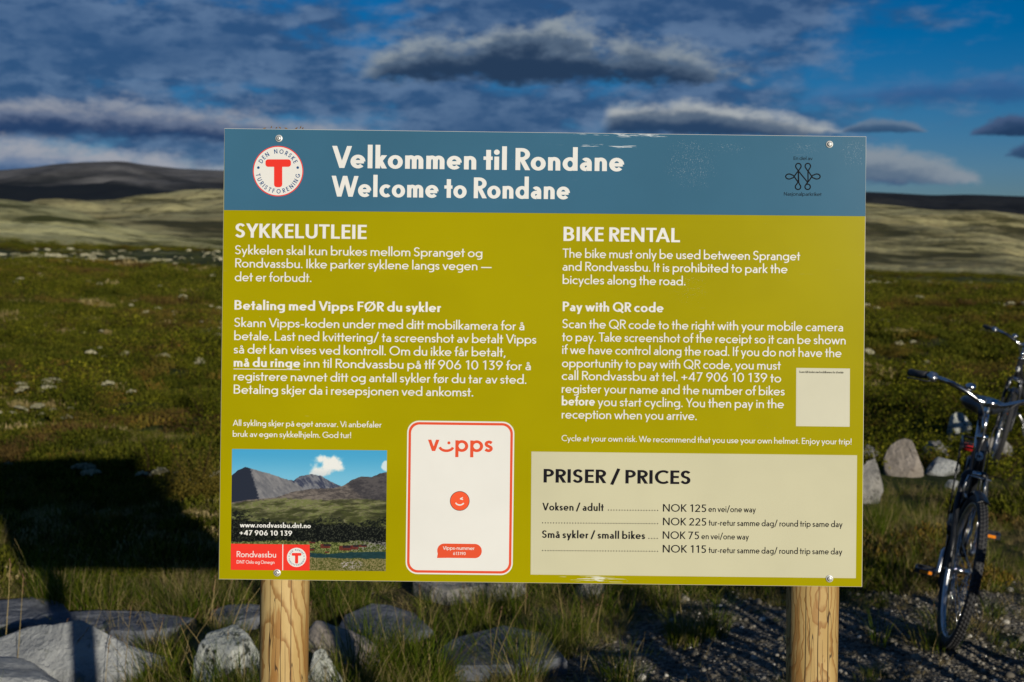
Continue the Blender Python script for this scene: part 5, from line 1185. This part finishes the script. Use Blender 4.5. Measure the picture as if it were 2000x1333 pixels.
def bicycle(loc, yaw, lean, steer, label, red=False, crank=0.7, bar_h=0.0):
    root_ = empty('bicycle', loc, label, 'bicycle', 'rental bicycles parked in a row')
    root_.rotation_mode = 'QUATERNION'
    root_.rotation_quaternion = (Matrix.Rotation(yaw, 3, 'Z') @ Matrix.Rotation(lean, 3, 'X')).to_quaternion()
    off = Vector((-0.56, 0, 0))                             # origin under the front hub
    T = Matrix.Translation(off); SM = T @ Matrix.Translation(H0) @ Matrix.Rotation(steer, 4, axis) @ Matrix.Translation(-H0)
    def part(name, mb, m, steered=False, par=None, smooth=True):
        o = mb.build(name, m, par or root_, smooth=smooth)
        if par is None: o.matrix_local = SM if steered else T
        return o
    wheel(root_, SM @ Matrix.Translation(FW)); wheel(root_, T @ Matrix.Translation(RW_))
    # frame
    mb = MB(); ST = BB + Vector((-0.16, 0, 0.46))
    mb.tube([H0 - axis * 0.0, H1], 0.021, 16); mb.tube([H0 + axis * 0.03, BB], 0.018, 14)
    mb.tube(bez([H1 - axis * 0.03, (0.18, 0, 0.66), BB + (ST - BB) * 0.62]), 0.015, 12); mb.tube([BB, ST], 0.016, 14)
    for s in (-1, 1): mb.tube([BB + Vector((-0.02, s * 0.02, 0)), RW_ + Vector((0, s * 0.058, 0))], 0.009, 10); mb.tube([ST + Vector((0, s * 0.015, -0.04)), RW_ + Vector((0, s * 0.058, 0))], 0.008, 10)
    mb.tube([BB + Vector((0, -0.038, 0)), BB + Vector((0, 0.038, 0))], 0.022, 16); fr = part('frame', mb, m_blk)
    # saddle on its post
    mb = MB(); sad = ST + Vector((-0.03, 0, 0.20))
    def ring_s(t):
        x = 0.13 - 0.27 * t; w_ = 0.024 + 0.085 * ss(np.array(t), 0.25, 0.85); return x, float(w_), 0.012 * math.sin(t * 3) + (0.02 * t)
    vs_, fs_ = [], []; nn = 14
    for i in range(13):
        x, w_, z_ = ring_s(i / 12)
        for j in range(nn): a = 2 * math.pi * j / nn; vs_.append((sad.x + x, w_ * math.cos(a), sad.z + z_ + (0.035 if math.sin(a) > 0 else 0.05) * math.sin(a)))
    for i in range(12):
        for j in range(nn): fs_.append((i * nn + j, (i + 1) * nn + j, (i + 1) * nn + (j + 1) % nn, i * nn + (j + 1) % nn))
    fs_ += [tuple(range(nn)), tuple(12 * nn + nn - 1 - j for j in range(nn))]; mb.add(vs_, fs_); part('saddle', mb, m_sad)
    mb = MB(); mb.tube([ST - (ST - BB).normalized() * 0.06, sad + Vector((-0.03, 0, -0.03))], 0.0135, 14); part('seat_post', mb, m_chrome)
    # fork, stem
    mb = MB()
    for s in (-1, 1): mb.tube(bez([H0 + Vector((0, s * 0.045, -0.02)), H0 + Vector((0, s * 0.058, 0)) - axis * 0.14, FW + Vector((-0.03, s * 0.058, 0.10)), FW + Vector((0, s * 0.055, 0))], 6), [0.013] * 8 + [0.012] * 5 + [0.009] * 6, 12)
    mb.tube(bez([H0 + Vector((0, -0.05, -0.03)), H0 + Vector((0, -0.03, 0.0)), H0 + Vector((0, 0.03, 0)), H0 + Vector((0, 0.05, -0.03))], 6), 0.015, 12); part('fork', mb, m_blk, True)
    top = H1 + axis * (0.17 + bar_h); clampp = top + Vector((0.055, 0, 0.02))
    for q_ in (H0 - axis * 0.012, H1 - axis * 0.004): mb = MB(); mb.tube([q_, q_ + axis * 0.02], 0.025, 18); part('headset', mb, m_chrome, True)
    mb = MB(); mb.tube([H1, top], 0.0135, 14); mb.tube(bez([top - axis * 0.03, top + Vector((0.01, 0, 0.012)), clampp], 5), 0.016, 14); mb.tube([clampp + Vector((0, -0.026, 0)), clampp + Vector((0, 0.026, 0))], 0.020, 16); part('stem', mb, m_chrome, True)
    # handlebar: dips at the clamp, rises and sweeps back
    hbp = lambda s: [clampp + Vector(p) for p in ((0, 0, 0), (0.004, s * 0.05, 0.002), (0.010, s * 0.12, 0.032), (-0.005, s * 0.20, 0.055), (-0.06, s * 0.27, 0.058), (-0.13, s * 0.315, 0.050), (-0.20, s * 0.335, 0.044))]
    pth = bez(hbp(-1)[::-1] + hbp(1)[1:], 6); mb = MB(); mb.tube(pth, 0.0112, 14); hb_ = part('handlebar', mb, m_chrome, True)
    for s in (-1, 1):
        P = bez(hbp(s), 6); mb = MB(); mb.tube(P[-12:], [0.0165] * 11 + [0.014], 16); mb.tube([P[-1], P[-1] + (P[-1] - P[-2]).normalized() * 0.006], [0.0175, 0.012], 16); part('grip', mb, m_grip, par=hb_)
        q = P[-14]; dd = (P[-13] - P[-15]).normalized(); mb = MB(); mb.tube([q - dd * 0.014, q + dd * 0.014], 0.021, 16); mb.ball(q + Vector((0.018, 0, -0.004)), (0.020, 0.016, 0.018), 8, 12); br = part('lever_clamp', mb, m_alu, par=hb_)
        mb = MB(); mb.tube([q + Vector((0.020, 0, -0.012)), q + dd * 0.03 + Vector((0.045, 0, -0.022)), q + dd * 0.11 + Vector((0.042, 0, -0.026)), q + dd * 0.135 + Vector((0.036, 0, -0.030))], [0.006, 0.0055, 0.005, 0.0065], 10, flat=0.6); part('brake_lever', mb, m_plas, par=hb_)
        mb = MB(); mb.tube(bez([q + Vector((0.02, -s * 0.02, 0)), clampp + Vector((0.09, s * 0.09, 0.03)), clampp + Vector((0.09, s * 0.02, -0.10)), H0 + Vector((0.05, s * 0.03, 0.02)), H0 + Vector((0.035, s * 0.05, -0.06))], 8), 0.0026, 7); part('cable', mb, m_plas, par=hb_)
    mb = MB(); q = clampp + Vector((-0.0, -0.10 * 1, 0.045)); mb.ball(q + Vector((0, 0, 0.008)), (0.024, 0.024, 0.017), 8, 14); part('bell', mb, m_chrome, par=hb_)
    # front brake on the fork crown
    mb = MB()
    for s in (-1, 1):
        mb.tube([H0 + Vector((0.028, s * 0.040, -0.115)), H0 + Vector((0.036, s * 0.044, -0.06)), H0 + Vector((0.040, s * 0.036, -0.005))], [0.007, 0.006, 0.005], 8); mb.box(H0 + Vector((0.030, s * 0.026, -0.10)), (0.05, 0.012, 0.012))
    mb.tube([H0 + Vector((0.040, -0.036, -0.005)), H0 + Vector((0.040, 0.060, -0.010))], 0.004, 7); part('rim_brake', mb, m_alu, True)
    # mudguards, stays
    def guard(cn, a0, a1, steered):
        mb = MB(); n = 26; r_ = WR + 0.012; vs_ = []; fs_ = []
        for i in range(n + 1):
            a = R(a0 + (a1 - a0) * i / n)
            for j, (yy, dr) in enumerate(((-0.026, -0.010), (-0.016, 0.0), (0, 0.004), (0.016, 0.0), (0.026, -0.010), (0.024, -0.012), (0, 0.001), (-0.024, -0.012))): vs_.append((cn.x + (r_ + dr) * math.cos(a), yy, cn.z + (r_ + dr) * math.sin(a)))
        for i in range(n): fs_ += [(i * 8 + j, i * 8 + (j + 1) % 8, (i + 1) * 8 + (j + 1) % 8, (i + 1) * 8 + j) for j in range(8)]
        fs_ += [tuple(range(8)), tuple(n * 8 + 7 - j for j in range(8))]
        mb.add(vs_, fs_); g_ = part('mudguard', mb, m_blk, steered); mb = MB(); ae = R(a1 - 12)
        for s in (-1, 1): mb.tube([cn + Vector((0, s * 0.056, 0)), (cn.x + r_ * math.cos(ae), s * 0.026, cn.z + r_ * math.sin(ae))], 0.0022, 6)
        part('mudguard_stay', mb, m_chrome, steered)
    guard(FW, 72, 205, True); guard(RW_, 15, 200, False)
    # rear rack
    mb = MB(); zt = 0.755
    for s in (-1, 1): mb.tube([(-0.26, s * 0.06, zt), (-0.70, s * 0.06, zt)], 0.005, 8); mb.tube([(-0.60, s * 0.062, zt), RW_ + Vector((0, s * 0.062, 0.02))], 0.0045, 8)
    for x in (-0.28, -0.40, -0.52, -0.69): mb.tube([(x, -0.06, zt), (x, 0.06, zt)], 0.0045, 8)
    mb.tube([(-0.26, 0, zt), (-0.21, 0, 0.70)], 0.005, 8); part('luggage_rack', mb, m_blk)
    mb = MB(); mb.box((-0.735, 0, 0.70), (0.02, 0.09, 0.04)); part('tail_light', mb, m_redp)
    # drive
    mb = MB(); annulus(mb, [(0.088, -0.050), (0.092, -0.048), (0.088, -0.046), (0.070, -0.046), (0.070, -0.050)], 40); mb.v = [(v_[0] + BB.x, v_[1], v_[2] + BB.z) for v_ in mb.v]
    for k in range(5): a = k * 1.2566; mb.tube([BB + Vector((0, -0.048, 0)), BB + Vector((0.08 * math.cos(a), -0.048, 0.08 * math.sin(a)))], 0.006, 6)
    part('chainring', mb, m_alu)
    mb = MB(); mb.tube([BB + Vector((0.0, -0.058, 0.092)), RW_ + Vector((0, -0.050, 0.035))], 0.011, 8, flat=2.2); mb.tube([BB + Vector((0.0, -0.052, -0.09)), RW_ + Vector((0, -0.050, -0.035))], 0.004, 6); part('chain_guard', mb, m_blk)
    for s in (-1, 1):
        a = crank + (math.pi if s > 0 else 0); d = Vector((math.cos(a), 0, math.sin(a))); e_ = BB + Vector((0, s * 0.075, 0)) + d * 0.17
        mb = MB(); mb.tube([BB + Vector((0, s * 0.055, 0)), BB + Vector((0, s * 0.066, 0)) + d * 0.02, e_], [0.013, 0.012, 0.010], 10); ck = part('crank', mb, m_alu)
        pc = e_ + Vector((0, s * 0.055, 0)); mb = MB(); mb.box(pc + Vector((0.040, 0, 0)), (0.010, 0.092, 0.022)); mb.box(pc + Vector((-0.040, 0, 0)), (0.010, 0.092, 0.022)); mb.box(pc + Vector((0, s * 0.044, 0)), (0.085, 0.010, 0.018)); mb.box(pc + Vector((0, -s * 0.040, 0)), (0.085, 0.010, 0.018)); mb.tube([e_, pc + Vector((0, s * 0.03, 0))], 0.009, 8)
        pe_ = part('pedal', mb, m_plas, par=ck, smooth=False)
        mb = MB(); mb.box(pc + Vector((0.0465, 0, 0)), (0.004, 0.056, 0.014)); mb.box(pc + Vector((-0.0465, 0, 0)), (0.004, 0.056, 0.014)); part('pedal_reflector', mb, m_amber, par=ck, smooth=False)
    mb = MB(); mb.tube([BB + Vector((-0.05, 0.03, -0.01)), BB + Vector((-0.13, 0.17, -0.27))], [0.009, 0.007], 8); part('kickstand', mb, m_blk)
    mb = MB(); c_ = H0 + axis * 0.08 + Vector((0.0225, 0, 0.004)); rt = Matrix.Rotation(-HA, 3, 'Y')
    q = [c_ + rt @ Vector((0.001, 0.017 * math.cos(t * math.pi / 10), 0.021 * math.sin(t * math.pi / 10))) for t in range(20)]; q2 = [p_ - rt @ Vector((0.006, 0, 0)) for p_ in q]; mb.add(q + q2, [tuple(range(20))] + [(i, 20 + i, 20 + (i + 1) % 20, (i + 1) % 20) for i in range(20)]); bd = part('head_badge', mb, m_badgew)
    mb = MB(); mb.box(c_ + Vector((0.0022, 0, 0)), (0.001, 0.026, 0.004), rot=rt); mb.box(c_ + Vector((0.0022, 0, 0)), (0.001, 0.007, 0.014), rot=rt); part('badge_mark', mb, m_plas, par=bd, smooth=False)
    if red: mb = MB(); q = H1 + axis * 0.10 + Vector((0.02, 0, 0)); mb.tube([q + Vector((0, 0.02, 0)), q + Vector((0.02, 0.16, 0.01))], 0.011, 12); part('red_torch', mb, m_redp, True)
    return root_
p = gpos(1848, 1262)
# heading towards the camera; yaw of +x axis
bicycle((p.x, p.y, p.z), math.atan2(-p.y, -p.x), R(-8.0), R(9), 'black city bicycle nearer the camera, its whole front wheel in view right of the sign', crank=R(-30), bar_h=-0.02)
p = gpos(1944, 918)
bicycle((p.x, p.y, p.z), math.atan2(-p.y, -p.x) - R(24), R(-5), R(28), 'farther bicycle at the right edge, showing only handlebar and part of its front wheel', red=True, crank=R(40), bar_h=-0.06)
for (x, y, yw, lb) in ((1.32, 2.75, 6, 'closest to the camera'), (1.66, 3.60, -4, 'second from the camera'), (2.05, 4.60, 10, 'third from the camera')):
    bicycle((x, y, float(ground_z(x, y))), math.atan2(-y, -x) + R(yw), R(-7), R(8), 'bicycle of the same row just outside the picture on the right, ' + lb, crank=R(100))
